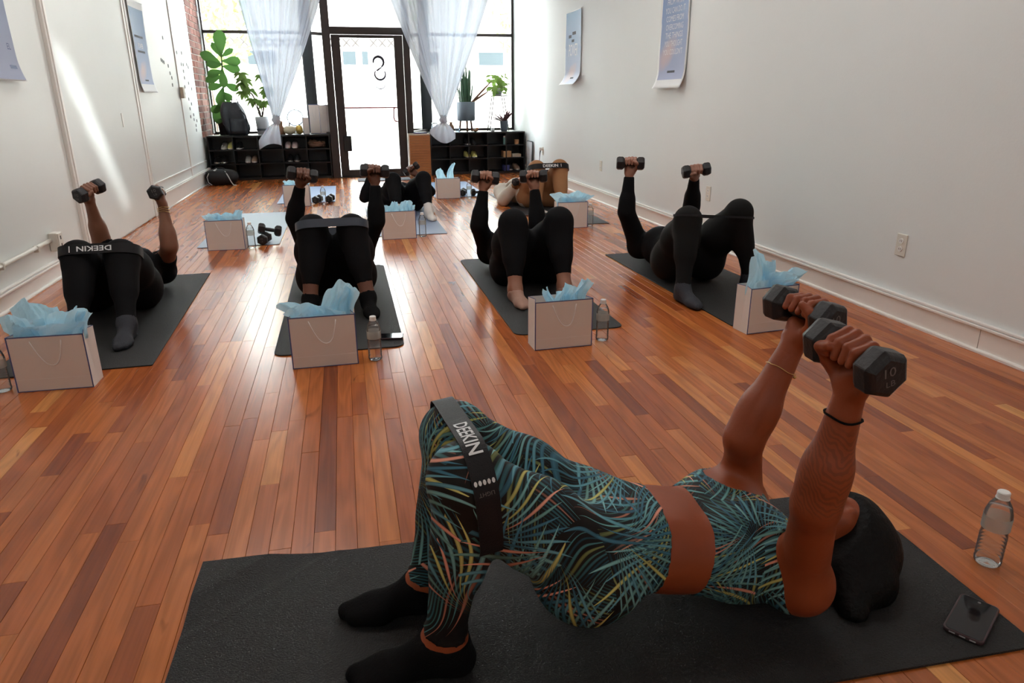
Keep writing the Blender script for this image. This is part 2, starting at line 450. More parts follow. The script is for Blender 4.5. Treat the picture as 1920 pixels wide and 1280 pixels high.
MAT = dict(
    wall=M('painted_plaster', (.765, .805, .805), .55, noise=.02, nscale=2.5, bump=.05, bscale=90),
    wall_l=M('painted_panel', (.75, .77, .745), .38, noise=.03, nscale=2, bump=.06, bscale=14),
    ceil=M('ceiling_paint', (.86, .85, .82), .8),
    trim=M('trim_paint', (.84, .82, .78), .35, noise=.02, bump=.03),
    floor=mat_floor(),
    dark=M('dark_gap', (.16, .05, .02), .8),
    black_shelf=M('black_laminate', (.010, .010, .011), .42, noise=.1),
    frame=M('bronze_frame', (.045, .034, .030), .38, noise=.1),
    frame_dk=M('charcoal_frame', (.018, .019, .022), .4),
    glass=M_clear('window_glass', (.97, .985, .98), .07),
    brick=mat_brick(), mortar=M('mortar', (.62, .58, .54), .95, noise=.25, nscale=30, bump=.4, bscale=40),
    mat_black=M('black_foam', (.016, .016, .016), .6, spec=.4, noise=.12, nscale=60, bump=.55, bscale=260),
    mat_dk=M('dark_grey_foam', (.030, .031, .033), .55, noise=.12, nscale=60, bump=.4, bscale=260),
    mat_blue=M('blue_foam', (.20, .30, .50), .50, noise=.05, bump=.2, bscale=200),
    mat_grey=M('pale_blue_foam', (.30, .38, .46), .45, noise=.05, bump=.2, bscale=200),
    mat_slate=M('slate_blue_foam', (.19, .24, .36), .48, noise=.05, bump=.2, bscale=200),
    paper=M_trans('white_paper', (.88, .84, .80), (.85, .66, .52), .22),
    navy=M('navy_edge', (.085, .11, .26), .6),
    cord=M('white_cord', (.88, .86, .84), .6, bump=.3, bscale=300),
    tissue=M_trans('blue_tissue', (.62, .86, .97), (.56, .86, 1.0), .5),
    plastic=M_clear('clear_plastic', (.985, .99, .99), .05, .10, .07),
    water=M_clear('water', (.97, .985, .985), .02, .05),
    cap=M('white_cap', (.80, .80, .78), .4),
    label=M_trans('bottle_label', (.58, .60, .56), None, .4, .45),
    iron=M('rubber_coated_iron', (.016, .016, .018), .48, noise=.2, bump=.15, bscale=120),
    chrome=M('steel', (.45, .45, .46), .25, metal=1),
    mark=M('grey_marking', (.16, .15, .14), .5),
    white_print=M('white_print', (.74, .75, .76), .5),
    band=M('black_elastic', (.012, .012, .014), .55, spec=.3, bump=.2, bscale=400),
    band_blue=M('slate_elastic', (.035, .045, .065), .34, bump=.2, bscale=400),
    blk=M('black_jersey', (.006, .006, .007), .8, spec=.14, bump=.10, bscale=40),
    blk2=M('soft_black_knit', (.008, .0076, .0076), .78, spec=.18, bump=.12, bscale=30),
    sock=M('black_sock', (.005, .005, .0055), .9, spec=.15, bump=.3, bscale=200),
    sock_gr=M('charcoal_sock', (.030, .033, .042), .8, bump=.3, bscale=200),
    sock_wh=M('white_sock', (.66, .64, .61), .8, bump=.3, bscale=200),
    sock_tan=M('nude_sock', (.36, .21, .16), .75, bump=.2, bscale=200),
    tan=M('tan_cotton', (.34, .165, .072), .8, noise=.08, nscale=6, bump=.25, bscale=16),
    cream=M('cream_fleece', (.60, .555, .48), .9, noise=.05, nscale=8, bump=.3, bscale=18),
    print=mat_print(),
    hair=M('black_hair', (.003, .0026, .0025), .6, spec=.2, bump=.5, bscale=70),
    hair_br=M('brown_hair', (.03, .016, .009), .5, bump=.5, bscale=70),
    gold=M('gold_metal', (.72, .50, .18), .28, metal=1),
    leaf=M_trans('fig_leaf', (.085, .19, .06), (.055, .13, .03), .35),
    leaf2=M_trans('palm_leaf', (.13, .21, .06), (.08, .13, .03), .35),
    leaf3=M('snake_leaf', (.035, .085, .04), .42, noise=.4, nscale=14),
    leaf4=M_trans('pothos_leaf', (.25, .38, .11), (.14, .22, .05), .4),
    leaf_red=M('bromeliad_leaf', (.075, .02, .025), .4, noise=.3, nscale=12),
    bark=M('bark', (.06, .04, .025), .9, bump=.4),
    pot_w=M('pale_pot', (.50, .51, .53), .55, noise=.04), pot_g=M('grey_pot', (.12, .145, .17), .6, noise=.05), pot_k=M('black_pot', (.012, .012, .014), .5),
    wood=M('orange_wood', (.42, .17, .055), .5, noise=.12, nscale=9), wood_lt=M('pale_wood', (.62, .52, .42), .6, noise=.08),
    wood_dk=M('walnut', (.12, .05, .022), .5, noise=.15),
    card=M('cardboard', (.40, .22, .11), .8, noise=.08),
    pumpkin=M('cream_pumpkin', (.62, .53, .36), .5, noise=.1), pumpkin_g=M('gilt_pumpkin', (.70, .47, .12), .28, metal=.9),
    nylon=M('black_nylon', (.010, .010, .012), .6, bump=.4, bscale=25), grey_str=M('grey_strap', (.48, .48, .48), .6), teal=M('teal_cloth', (.20, .42, .42), .7),
    jacket=M('slate_nylon', (.022, .028, .036), .42, bump=.8, bscale=9),
    sneak_w=M('white_leather', (.62, .60, .58), .5), sneak_y=M('yellow_mesh', (.55, .50, .16), .7), sneak_k=M('black_mesh', (.014, .014, .016), .7), sole=M('pale_rubber', (.60, .58, .52), .6), sneak_g=M('grey_mesh', (.30, .29, .27), .7), sneak_t=M('tan_leather', (.34, .22, .15), .6), pinkw=M('blush_leather', (.56, .45, .44), .55),
    scarf=M('brown_knit', (.20, .115, .075), .9, noise=.4, nscale=26, bump=.6, bscale=60),
    plate=M('ivory_plastic', (.72, .70, .63), .4), plate_dk=M('slot_dark', (.05, .045, .04), .6), pvc=M('painted_conduit', (.70, .67, .60), .4),
    curtain=M_trans('sheer_voile', (.80, .83, .90), (.22, .245, .29), .42, .03),
    bluebox=M('blue_card', (.05, .06, .22), .6), phone=M('phone_black', (.012, .010, .012), .25), screen=M('phone_glass', (.006, .006, .008), .07), case=M('phone_case', (.055, .03, .035), .35),
    pave=M('concrete', (.62, .60, .58), .85, noise=.12, nscale=2), road=M('asphalt', (.30, .30, .31), .9, noise=.1), curb=M('red_curb', (.50, .22, .20), .8), hedge=M('planting', (.20, .21, .16), .9, noise=.6, nscale=6, bump=1, bscale=6),
    stucco=M('pale_stucco', (.74, .70, .64), .9, noise=.05), winp=M('teal_pane', (.018, .028, .032), .5), lattice=M('block_lattice', (.06, .05, .045), .9),
    paint=M('car_paint', (.62, .62, .63), .25), vinyl=M('vinyl_logo', (.035, .04, .06), .7), rug=M('door_mat_fibre', (.14, .15, .18), .95, noise=.5, nscale=30, bump=.5, bscale=80),
    globe=M_clear('globe_glass', (.78, .88, 1.0), .03, .1, .12), clay=M('brown_clay', (.20, .10, .05), .7), redp=M('red_paint', (.35, .05, .06), .5),
)
def skin_tattoo(name, col):
    mt = skin(name, col); nt = mt.node_tree; p = nt.nodes['Principled BSDF']
    at = nt.nodes.new('ShaderNodeAttribute'); at.attribute_name = 'tattoo'
    tc = nt.nodes.new('ShaderNodeTexCoord'); mp = nt.nodes.new('ShaderNodeMapping'); mp.inputs['Scale'].default_value = (44, 44, 30)
    lnk(nt, tc.outputs['Object'], mp.inputs['Vector'])
    wv = nt.nodes.new('ShaderNodeTexWave'); wv.wave_type = 'RINGS'; wv.inputs['Scale'].default_value = 1.1; wv.inputs['Distortion'].default_value = 11; wv.inputs['Detail'].default_value = 1.5; wv.inputs['Detail Scale'].default_value = .8
    lnk(nt, mp.outputs[0], wv.inputs['Vector'])
    f = (E(nt, wv.outputs['Fac']) - .45).max(0.0).min(.25) * 1.15 * E(nt, at.outputs['Fac'])
    src = p.inputs['Base Color'].links[0].from_socket
    mx = nt.nodes.new('ShaderNodeMix'); mx.data_type = 'RGBA'; lnk(nt, f, mx.inputs[0]); lnk(nt, src, mx.inputs[6]); mx.inputs[7].default_value = (.028, .016, .012, 1)
    lnk(nt, mx.outputs[2], p.inputs['Base Color'])
    return mt
def skin(name, col):
    return M(name, col, .46, noise=.10, nscale=9, bump=.05, bscale=150)
# ================================================================== the room
XL, XR, YB, YF, YW, ZC = -1.945, 2.815, -2.6, 11.3, 12.2, 3.35
rnd = random.Random(7)

# ---- floor: each plank its own piece; the 300 that show largest are parts, the rest one joined part
fl = MB().box((XL - .1, YB - .1, -.06), (XR + .1, 11.75, -.014)).build('floor', MAT['dark'])
struct(fl, 'glossy red-brown strip oak floor running toward the shop door')
PW = 0.0575
def plank_geo(mb, x0, x1, y0, y1, dz):
    b = .0005
    z1 = dz; z0 = -.014
    mb.add([(x0, y0, z0), (x1, y0, z0), (x1, y1, z0), (x0, y1, z0), (x0, y0, z1 - b), (x1, y0, z1 - b), (x1, y1, z1 - b), (x0, y1, z1 - b),
            (x0 + b, y0 + b, z1), (x1 - b, y0 + b, z1), (x1 - b, y1 - b, z1), (x0 + b, y1 - b, z1)],
           [(8, 9, 10, 11), (4, 5, 9, 8), (5, 6, 10, 9), (6, 7, 11, 10), (7, 4, 8, 11), (0, 1, 5, 4), (1, 2, 6, 5), (2, 3, 7, 6), (3, 0, 4, 7)])
def pick_tone():
    t = rnd.random()
    return min(1, max(0, rnd.gauss(.48, .165))) if t < .88 else rnd.choice((rnd.uniform(0, .1), rnd.uniform(.88, 1)))
planks = []
n_rows = int((XR - XL) / PW) + 1
for i in range(n_rows):
    x0 = XL + i * PW; x1 = min(x0 + PW, XR + .02)
    y = YB - rnd.random() * .9
    while y < 11.62:
        L = rnd.choice((.32, .45, .6, .75, .9, 1.1, 1.35, 1.6)) * rnd.uniform(.85, 1.1)
        y1 = min(y + L, 11.62)
        planks.append((x0 + .0004, x1 - .0004, max(y, YB - .05) + .0004, y1 - .0004, pick_tone(), rnd.uniform(-.0004, .0004)))
        y = y1
def seen_area(pl):
    x0, x1, y0, y1 = pl[:4]
    a = 0
    for k in range(8):
        p = Vector(((x0 + x1) / 2, y0 + (y1 - y0) * (k + .5) / 8, 0)) - Vector((0, 0, CAM_H))
        z = p.dot(_fw)
        if z < .2: continue
        sx, sy = FPX * p.dot(_r) / z, FPX * p.dot(_u) / z
        if abs(sx) < 960 and abs(sy) < 640: a += CAM_H / z ** 3 * (x1 - x0) * (y1 - y0) / 8
    return a
planks.sort(key=seen_area, reverse=True)
def tone_attr(me, tones):
    at = me.attributes.new('tone', 'FLOAT', 'FACE')
    at.data.foreach_set('value', tones)
for pl in planks[:300]:
    mb = MB(); cx, cy = (pl[0] + pl[1]) / 2, (pl[2] + pl[3]) / 2
    plank_geo(mb, pl[0] - cx, pl[1] - cx, pl[2] - cy, pl[3] - cy, pl[5])
    me = mb.mesh('plank'); tone_attr(me, [pl[4]] * len(mb.f))
    link('plank', me, MAT['floor'], fl, loc=(cx, cy, 0))
mb = MB(); tn = []
for pl in planks[300:]:
    k = len(mb.f); plank_geo(mb, *pl[:4], pl[5]); tn += [pl[4]] * (len(mb.f) - k)
me = mb.mesh('floor_planks'); tone_attr(me, tn)
tag(link('floor_planks', me, MAT['floor'], fl), kind='stuff')

# ---- shell
struct(MB().box((XL - .2, YB - .2, ZC), (XR + .2, YW + .2, ZC + .1)).build('ceiling', MAT['ceil']))
struct(MB().box((XL - .2, YB - .2, -.06), (XR + .2, YB, ZC)).build('wall_back', MAT['wall']))
struct(MB().box((XR, YB, -.06), (XR + .2, YW + .1, ZC)).build('wall_right', MAT['wall']))
wl = struct(MB().box((XL - .2, YB, -.06), (XL, 11.17, ZC)).box((XL - .2, 11.17, -.06), (XL - .03, YW + .1, ZC)).build('wall_left', MAT['wall_l']))
MB().box((XL - .03, 11.17, .62), (XL - .006, YW, ZC)).build('mortar_bed', MAT['mortar'], wl)
bricks = {}
def brick_mesh(L):
    k = round(L, 3)
    if k not in bricks:
        mb = MB().box((-.03, -L / 2, -.036), (0, L / 2, .036))
        bricks[k] = mb.mesh('brick')
        bricks[k].materials.append(MAT['brick'])
    return bricks[k]
z = .66; row = 0
while z < ZC - .05:
    y = 11.18 if row % 2 == 0 else 11.18
    Ls = [.10, .2, .2, .2, .2] if row % 2 else [.2, .2, .2, .2, .1]
    for L in Ls:
        o = bpy.data.objects.new('brick', brick_mesh(L)); COL.objects.link(o); o.parent = wl
        o.location = (XL + rnd.uniform(0, .006), y + L / 2, z); y += L + .012
        if y > YW - .1: break
    z += .086; row += 1
# torn plaster rim between the brick and the window frame
mb = MB()
zz = .64
while zz < ZC - .02:
    h = rnd.uniform(.05, .1)
    w = rnd.uniform(.03, .09)
    mb.box((XL - .005, YW - .10 - w, zz), (XL + .016, YW - .02, min(zz + h, ZC)))
    zz += h
mb.build('torn_plaster', M('flaking_plaster', (.72, .72, .74), .9, noise=.2), wl, bevel=.004)

# baseboards
def baseboard(name, x, sgn, y0, y1, h=.14):
    mb = MB()
    mb.box((min(x, x + sgn * .018), y0, 0), (max(x, x + sgn * .018), y1, h - .028))
    o = struct(mb.build(name, MAT['trim'], bevel=.002))
    MB().box((min(x, x + sgn * .030), y0, h - .028), (max(x, x + sgn * .030), y1, h - .014)).box((min(x, x + sgn * .022), y0, h - .012), (max(x, x + sgn * .022), y1, h)).build('cap_molding', MAT['trim'], o, bevel=.003)
    MB().tube([(x + sgn * .022, y0, .008), (x + sgn * .022, y1, .008)], .011, 8).build('shoe_molding', MAT['trim'], o, smooth=True)
    return o
br = baseboard('baseboard_right', XR, -1, YB, 11.28)
MB().box((XR - .0195, 2.55, .016), (XR - .0175, 2.5525, .11)).build('joint', M('joint_dark', (.34, .31, .27), .8), br)  # thin darker line at the baseboard joint
baseboard('baseboard_left', XL, 1, YB, 5.78, .125)
b2 = baseboard('baseboard_left', XL, 1, 8.02, 11.28, .20)

# left wall boards, strips and rails
def vstrip(name, y, w, d, z0=0.0, z1=ZC):
    return struct(MB().box((XL, y - w / 2, z0), (XL + d, y + w / 2, z1)).build(name, MAT['trim'], bevel=.003))
t1 = vstrip('trim_1', 5.86, .085, .026)
MB().box((XL + .024, 5.845, 0), (XL + .034, 5.878, ZC)).build('fillet', MAT['trim'], t1, bevel=.002)
vstrip('trim_2', 7.93, .05, .02); vstrip('trim_3', 8.03, .035, .016); vstrip('trim_4', 10.06, .03, .012, .2)
# big flat sliding panel between the strips, right down to the floor
pn = struct(MB().box((XL, 5.91, .012), (XL + .012, 7.90, 2.9)).build('door_2', MAT['wall_l'], bevel=.003))
MB().box((XL + .012, 7.30, .9), (XL + .018, 7.34, 1.02)).build('pull_plate', MAT['trim'], pn, bevel=.002)
struct(MB().box((XL, 8.06, .30), (XL + .012, 10.03, .315)).box((XL, 10.09, .30), (XL + .012, 11.15, .315)).build('trim_5', MAT['trim'], bevel=.002))
# black dot stickers near the brick
dots = [(9.55, 1.81), (9.30, 1.56), (9.36, 1.55), (9.42, 1.54), (9.62, 1.51), (9.66, 1.43), (9.72, 1.38), (9.70, 1.30), (10.10, 1.78), (10.22, 1.69), (10.52, 1.70), (10.40, 1.56), (10.52, 1.56), (10.75, 1.57), (10.83, 1.54),
        (10.48, 1.48), (10.48, 1.40), (10.42, 1.29), (10.70, 1.34), (10.86, 1.27), (10.30, 1.21), (10.36, 1.21), (10.56, 1.14), (10.70, 1.08), (10.55, 1.02), (10.52, 0.92), (10.74, 0.94), (10.72, .88), (10.80, .80), (10.90, .86), (10.78, .74)]
dm = MB().tube([(0, 0, 0), (.003, 0, 0)], .022, 10).mesh('dot_sticker'); dm.materials.append(M('black_vinyl', (.012, .012, .014), .5))
for y, z in dots:
    o = bpy.data.objects.new('dot_sticker', dm); COL.objects.link(o); o.parent = wl; o.location = (XL, y, z)
# surface conduit, box, latch box, door stop
cb_ = empty('surface_conduit', (XL, 4.2, .25))
MB().tube([(.016, -6, -.02), (.016, 0, 0), (.016, .98, .012)], .013, 10).build('pipe', MAT['pvc'], cb_, smooth=True)
for yy in (-1.0, .25, .75):
    MB().box((0, yy - .012, -.02), (.031, yy + .012, .022)).build('clip', MAT['pvc'], cb_, bevel=.004)
tag(cb_, 'ivory conduit pipe running along the left wall into the outlet box', 'conduit')
ob_ = empty('outlet_box', (XL, 5.24, .245))
MB().box((0, -.045, -.06), (.055, .045, .06)).build('box', MAT['plate'], ob_, bevel=.006)
MB().box((.055, -.038, -.055), (.060, .038, .055)).build('face_plate', MAT['plate'], ob_, bevel=.003)
for zz in (-.025, .025): MB().box((.060, -.008, zz - .012), (.061, .008, zz + .012)).build('socket', MAT['plate_dk'], ob_)
tag(ob_, 'ivory surface-mounted outlet box low on the left wall', 'outlet')
lb = MB().box((XL + .012, 10.02, 1.15), (XL + .05, 10.12, 1.28)).build('latch_box', M('beige_plastic', (.45, .38, .29), .5), bevel=.005)
tag(lb, 'small beige switch box on the left wall among black dots', 'switch box')
ds = empty('door_stop', (-1.85, 7.94, 0))
MB().lathe([(.03, 0), (.03, .006), (.012, .01), (.012, .03)], 16).build('base', MAT['frame_dk'], ds, smooth=True)
MB().lathe([(.016, .03), (.02, .036), (.02, .05), (.012, .056)], 16).build('bumper', MAT['pot_k'], ds, smooth=True)
tag(ds, 'small dark door stop on the floor by the left wall panel', 'door stop')

# ---- shop front
fw_ = MB()
fw_.box((XL - .2, YW, -.06), (-.33, YW + .14, .60)); fw_.box((1.25, YW, -.06), (XR + .2, YW + .14, .60))
fw_.box((XL - .2, YW, 3.28), (XR + .2, YW + .14, ZC + .1)); fw_.box((-.33, 11.32, 3.28), (1.25, 11.46, ZC + .1))
ff = struct(fw_.build('wall_front', MAT['frame_dk']))
def deck(name, poly):
    return struct(MB().prism(poly, .575, .615).build(name, MAT['black_shelf'], bevel=.004))
deck('window_sill_left', [(XL, 11.62), (-.20, 11.62), (-.20, 11.5), (-.44, YW), (XL, YW)])
deck('window_sill_right', [(1.30, 11.62), (XR, 11.62), (XR, YW), (1.34, YW), (1.06, 11.5)])
def bar(mb, a, b, t=.05, d=.06):
    a, b = Vector(a), Vector(b)
    if abs(b.z - a.z) > abs(b.x - a.x): mb.box((a.x - t / 2, a.y - d / 2, a.z), (a.x + t / 2, a.y + d / 2, b.z))
    else: mb.box((a.x, a.y - d / 2, a.z - t / 2), (b.x, a.y + d / 2, a.z + t / 2))
    return mb
def window(name, x0, x1, side):
    w = empty(name, (0, 0, 0)); struct(w)
    bar(MB(), (x0, YW, .62), (x0, YW, 3.28), .05).build('mullion', MAT['frame'] if side < 0 else MAT['frame_dk'], w, bevel=.003)
    bar(MB(), (x1, YW, .62), (x1, YW, 3.28), .05).build('mullion', MAT['frame'] if side > 0 else MAT['frame_dk'], w, bevel=.003)
    bar(MB(), (x0, YW, 2.09), (x1, YW, 2.09), .045).build('transom_bar', MAT['frame'], w, bevel=.003)
    bar(MB(), (x0, YW, .64), (x1, YW, .64), .04).build('sill_rail', MAT['frame'], w, bevel=.003)
    bar(MB(), (x0, YW, 3.26), (x1, YW, 3.26), .05).build('head_rail', MAT['frame'], w, bevel=.003)
    MB().box((x0, YW - .003, .65), (x1, YW + .003, 2.08)).build('pane', MAT['glass'], w)
    MB().box((x0, YW - .003, 2.1), (x1, YW + .003, 3.25)).build('pane', MAT['glass'], w)
    return w
window('window_1', XL + .01, -.50, -1); window('window_2', 1.42, XR - .01, 1)
# outer corner posts and angled side lights
for nm, px, ax in (('window_3', -.44, -.16), ('window_4', 1.36, 1.02)):
    w = struct(empty(nm))
    MB().box((px - .07, YW - .06, .0), (px + .07, YW + .08, 3.28)).build('corner_post', MAT['frame_dk'], w, bevel=.004)
    d = Vector((px - ax, YW - 11.36, 0)).normalized(); nn = Vector((-d.y, d.x, 0))
    a = Vector((ax, 11.36, 0)) + d * .02; b = Vector((px, YW, 0)) - d * .06
    for z0, z1, t, mm, pn_ in ((.66, 3.25, .003, 'glass', 'pane'), (0, .62, .03, 'frame_dk', 'bulkhead'), (.62, .66, .025, 'frame', 'sill_rail'), (3.25, 3.3, .025, 'frame', 'head_rail')):
        mb = MB()
        mb.prism([tuple((a + nn * t)[:2]), tuple((b + nn * t)[:2]), tuple((b - nn * t)[:2]), tuple((a - nn * t)[:2])], z0, z1)
        mb.build(pn_, MAT[mm], w)
# door
dr = struct(empty('door_1', (0, 0, 0)), 'dark framed glass shop door with a looping logo on the pane')
YD = 11.36
for x0, x1, nm in ((-.19, -.075, 'jamb'), (.955, 1.05, 'jamb')):
    MB().box((x0, YD - .07, 0), (x1, YD + .07, 3.3)).build(nm, MAT['frame'], dr, bevel=.004)
MB().box((-.075, YD - .055, 2.01), (.955, YD + .055, 2.11)).build('door_head', MAT['frame'], dr, bevel=.004)
MB().box((-.075, YD - .055, 3.22), (.955, YD + .055, 3.3)).build('transom_head', MAT['frame'], dr, bevel=.004)
MB().box((-.075, YD - .003, 2.10), (.955, YD + .003, 3.23)).build('transom_pane', MAT['glass'], dr)
MB().box((-.07, YD - .022, .012), (.055, YD + .022, 2.005)).build('stile', MAT['frame'], dr, bevel=.004)
MB().box((.825, YD - .022, .012), (.95, YD + .022, 2.005)).build('stile', MAT['frame'], dr, bevel=.004)
MB().box((.055, YD - .022, 1.965), (.825, YD + .022, 2.005)).build('top_rail', MAT['frame'], dr, bevel=.004)
MB().box((.055, YD - .022, .012), (.825, YD + .022, .11)).build('bottom_rail', MAT['frame'], dr, bevel=.004)
MB().box((.05, YD - .003, .10), (.83, YD + .003, 1.97)).build('glass_pane', MAT['glass'], dr)
MB().box((-.1, YD - .09, 0), (.97, YD + .09, .012)).build('threshold', MAT['frame_dk'], dr, bevel=.003)
MB().box((.0, YD - .075, .385), (.115, YD - .022, .61)).build('lock_box', MAT['frame_dk'], dr, bevel=.014)
pb = MB().tube([(.05, YD + .05, 1.005), (.83, YD + .05, 1.005)], .011, 8).build('push_bar', MAT['redp'], dr, smooth=True)
MB().tube([(.80, YD + .05, 1.005), (.775, YD + .05, .985), (.77, YD + .05, .86), (.785, YD + .05, .81), (.83, YD + .05, .80)], .011, 8).build('pull_handle', MAT['redp'], dr, smooth=True)
lg = MB()
def arc(cx, cz, r, a0, a1, w, n=26):
    vs = []; fs = []
    for i in range(n + 1):
        a = math.radians(a0 + (a1 - a0) * i / n)
        ww = w * (.55 + .45 * math.sin(PI * i / n))
        for q in (r - ww / 2, r + ww / 2): vs.append((cx + q * math.cos(a), YD - .005, cz + q * math.sin(a)))
    for i in range(n): fs.append((2 * i, 2 * i + 1, 2 * i + 3, 2 * i + 2))
    lg.add(vs, fs)
arc(.585, 1.640, .075, 190, -62, .040); arc(.600, 1.475, .078, 142, 395, .030)
lg.add([(.612, YD - .005, 1.573), (.634, YD - .005, 1.565), (.565, YD - .005, 1.512), (.538, YD - .005, 1.527)], [(0, 1, 2, 3)])
arc(.595, 1.345, .075, 160, 390, .014)
lg.build('logo_decal', MAT['vinyl'], dr)
# small mat inside the door
o = MB().box((.16, 10.66, .001), (.92, 11.02, .012)).build('door_mat', MAT['rug'], bevel=.004)
tag(o, 'small grey patterned doormat in front of the glass door', 'doormat')

# ---- the street outside
struct(MB().box((-30, 11.5, -.16), (30, 16.5, -.06)).build('pavement', MAT['pave']))
struct(MB().box((-30, 16.5, -.16), (30, 16.7, -.03)).build('kerb', MAT['curb'], bevel=.01))
struct(MB().box((-30, 16.7, -.26), (30, 22.2, -.18)).build('street', MAT['road']))
struct(MB().box((-30, 22.2, -.26), (30, 24.0, -.10)).build('far_pavement', MAT['pave']))
fb = empty('shop_building', (0, 24, 0))
MB().box((-14, 0, -.2), (14, 2, 6.5)).build('facade', MAT['stucco'], fb)
for x0, x1 in ((-4.4, -3.6), (-2.6, -1.8), (.17, .56), (.75, .93), (2.3, 3.1), (4.4, 5.2)):
    f_ = MB().box((x0 - .05, -.06, 2.08), (x1 + .05, 0, 2.56)).build('window_frame', MAT['stucco'], fb, bevel=.01)
    MB().box((x0, -.075, 2.13), (x1, -.055, 2.51)).build('pane', MAT['winp'], f_)
for k in range(24):
    x = -3.2 + k * .27
    if 1.5 > x > .62 and k % 3 == 0: continue
    mb = MB()
    for s in (-1, 1):
        mb.tube([(x - .11 * s, -.03, 2.64), (x + .11 * s, -.03, 2.88)], .022, 4)
    mb.build('lattice_block', MAT['lattice'], fb)
tag(fb, 'pale sunlit building across the street with lattice blocks above small windows', 'building')
def blob_tree(name, loc, h, r, label, trunk=.16):
    t = empty(name, loc)
    MB().tube([(0, 0, 0), (.05, 0, h * .35), (-.05, .1, h * .7)], [trunk, trunk * .8, trunk * .5], 10).build('trunk', MAT['bark'], t, smooth=True)
    q = random.Random(h); mb = MB()
    for k in range(700):
        a, b, rr = q.uniform(0, 2 * PI), q.uniform(-1, 1), r * q.random() ** .33
        c = Vector((rr * math.cos(a) * math.sqrt(1 - b * b), rr * math.sin(a) * math.sqrt(1 - b * b), h * .8 + rr * b * .8))
        d1 = Vector((q.gauss(0, 1), q.gauss(0, 1), q.gauss(0, 1))).normalized() * .12; d2 = d1.orthogonal().normalized() * .05
        mb.add([c - d1, c + d2, c + d1, c - d2], [(0, 1, 2, 3)])
    tag(mb.build('foliage', MAT['leaf4'], t), kind='stuff')
    tag(t, label, 'tree')
blob_tree('street_tree', (5.1, 18.9, -.2), 4.2, 1.5, 'slim street tree seen through the right shop window', .24)
blob_tree('street_tree', (-3.0, 18.4, -.2), 3.6, 1.3, 'leafy street tree behind the left sheer curtain')
hd = MB().grid(lambda u, v: (-12 + 24 * u, 22.6 + .45 * math.cos(PI * v), -.1 + .35 * math.sin(PI * v) * (1 + .3 * math.sin(90 * u + 3 * v) + .2 * math.sin(233 * u))), 240, 6).build('hedge', MAT['hedge'])
tag(hd, 'low planting strip along the far kerb outside the door', 'hedge')

# ---- added fill panels on the ceiling, out of view, lifting the near end of the room
lens = bpy.data.materials.new('fill_glow'); lens.use_nodes = True
_p = lens.node_tree.nodes['Principled BSDF']; _p.inputs['Base Color'].default_value = (.9, .9, .88, 1)
_p.inputs['Emission Color'].default_value = (1.0, .98, .95, 1); _p.inputs['Emission Strength'].default_value = FILL_LEVEL
for k, (x, y) in enumerate(((-.75, 3.1), (1.6, 3.1), (-.75, 5.8), (1.6, 5.8), (-.75, -1.5), (1.6, -1.5))):
    t = empty('fill_panel', (x, y, ZC))
    f_ = .75 if k > 3 else 1.0
    MB().box((-.62 * f_, -.32 * f_, -.05), (.62 * f_, .32 * f_, 0)).build('housing', MAT['trim'], t, bevel=.004)
    MB().box((-.59 * f_, -.29 * f_, -.056), (.59 * f_, .29 * f_, -.049)).build('fill_face', lens, t)
    tag(t, ['added fill light panel over the second row at left', 'added fill light panel over the second row at right', 'added fill light panel over the middle of the room at left', 'added fill light panel over the middle of the room at right', 'added fill light panel behind the camera at left', 'added fill light panel behind the camera at right'][k], 'ceiling light', 'added fill light panels')
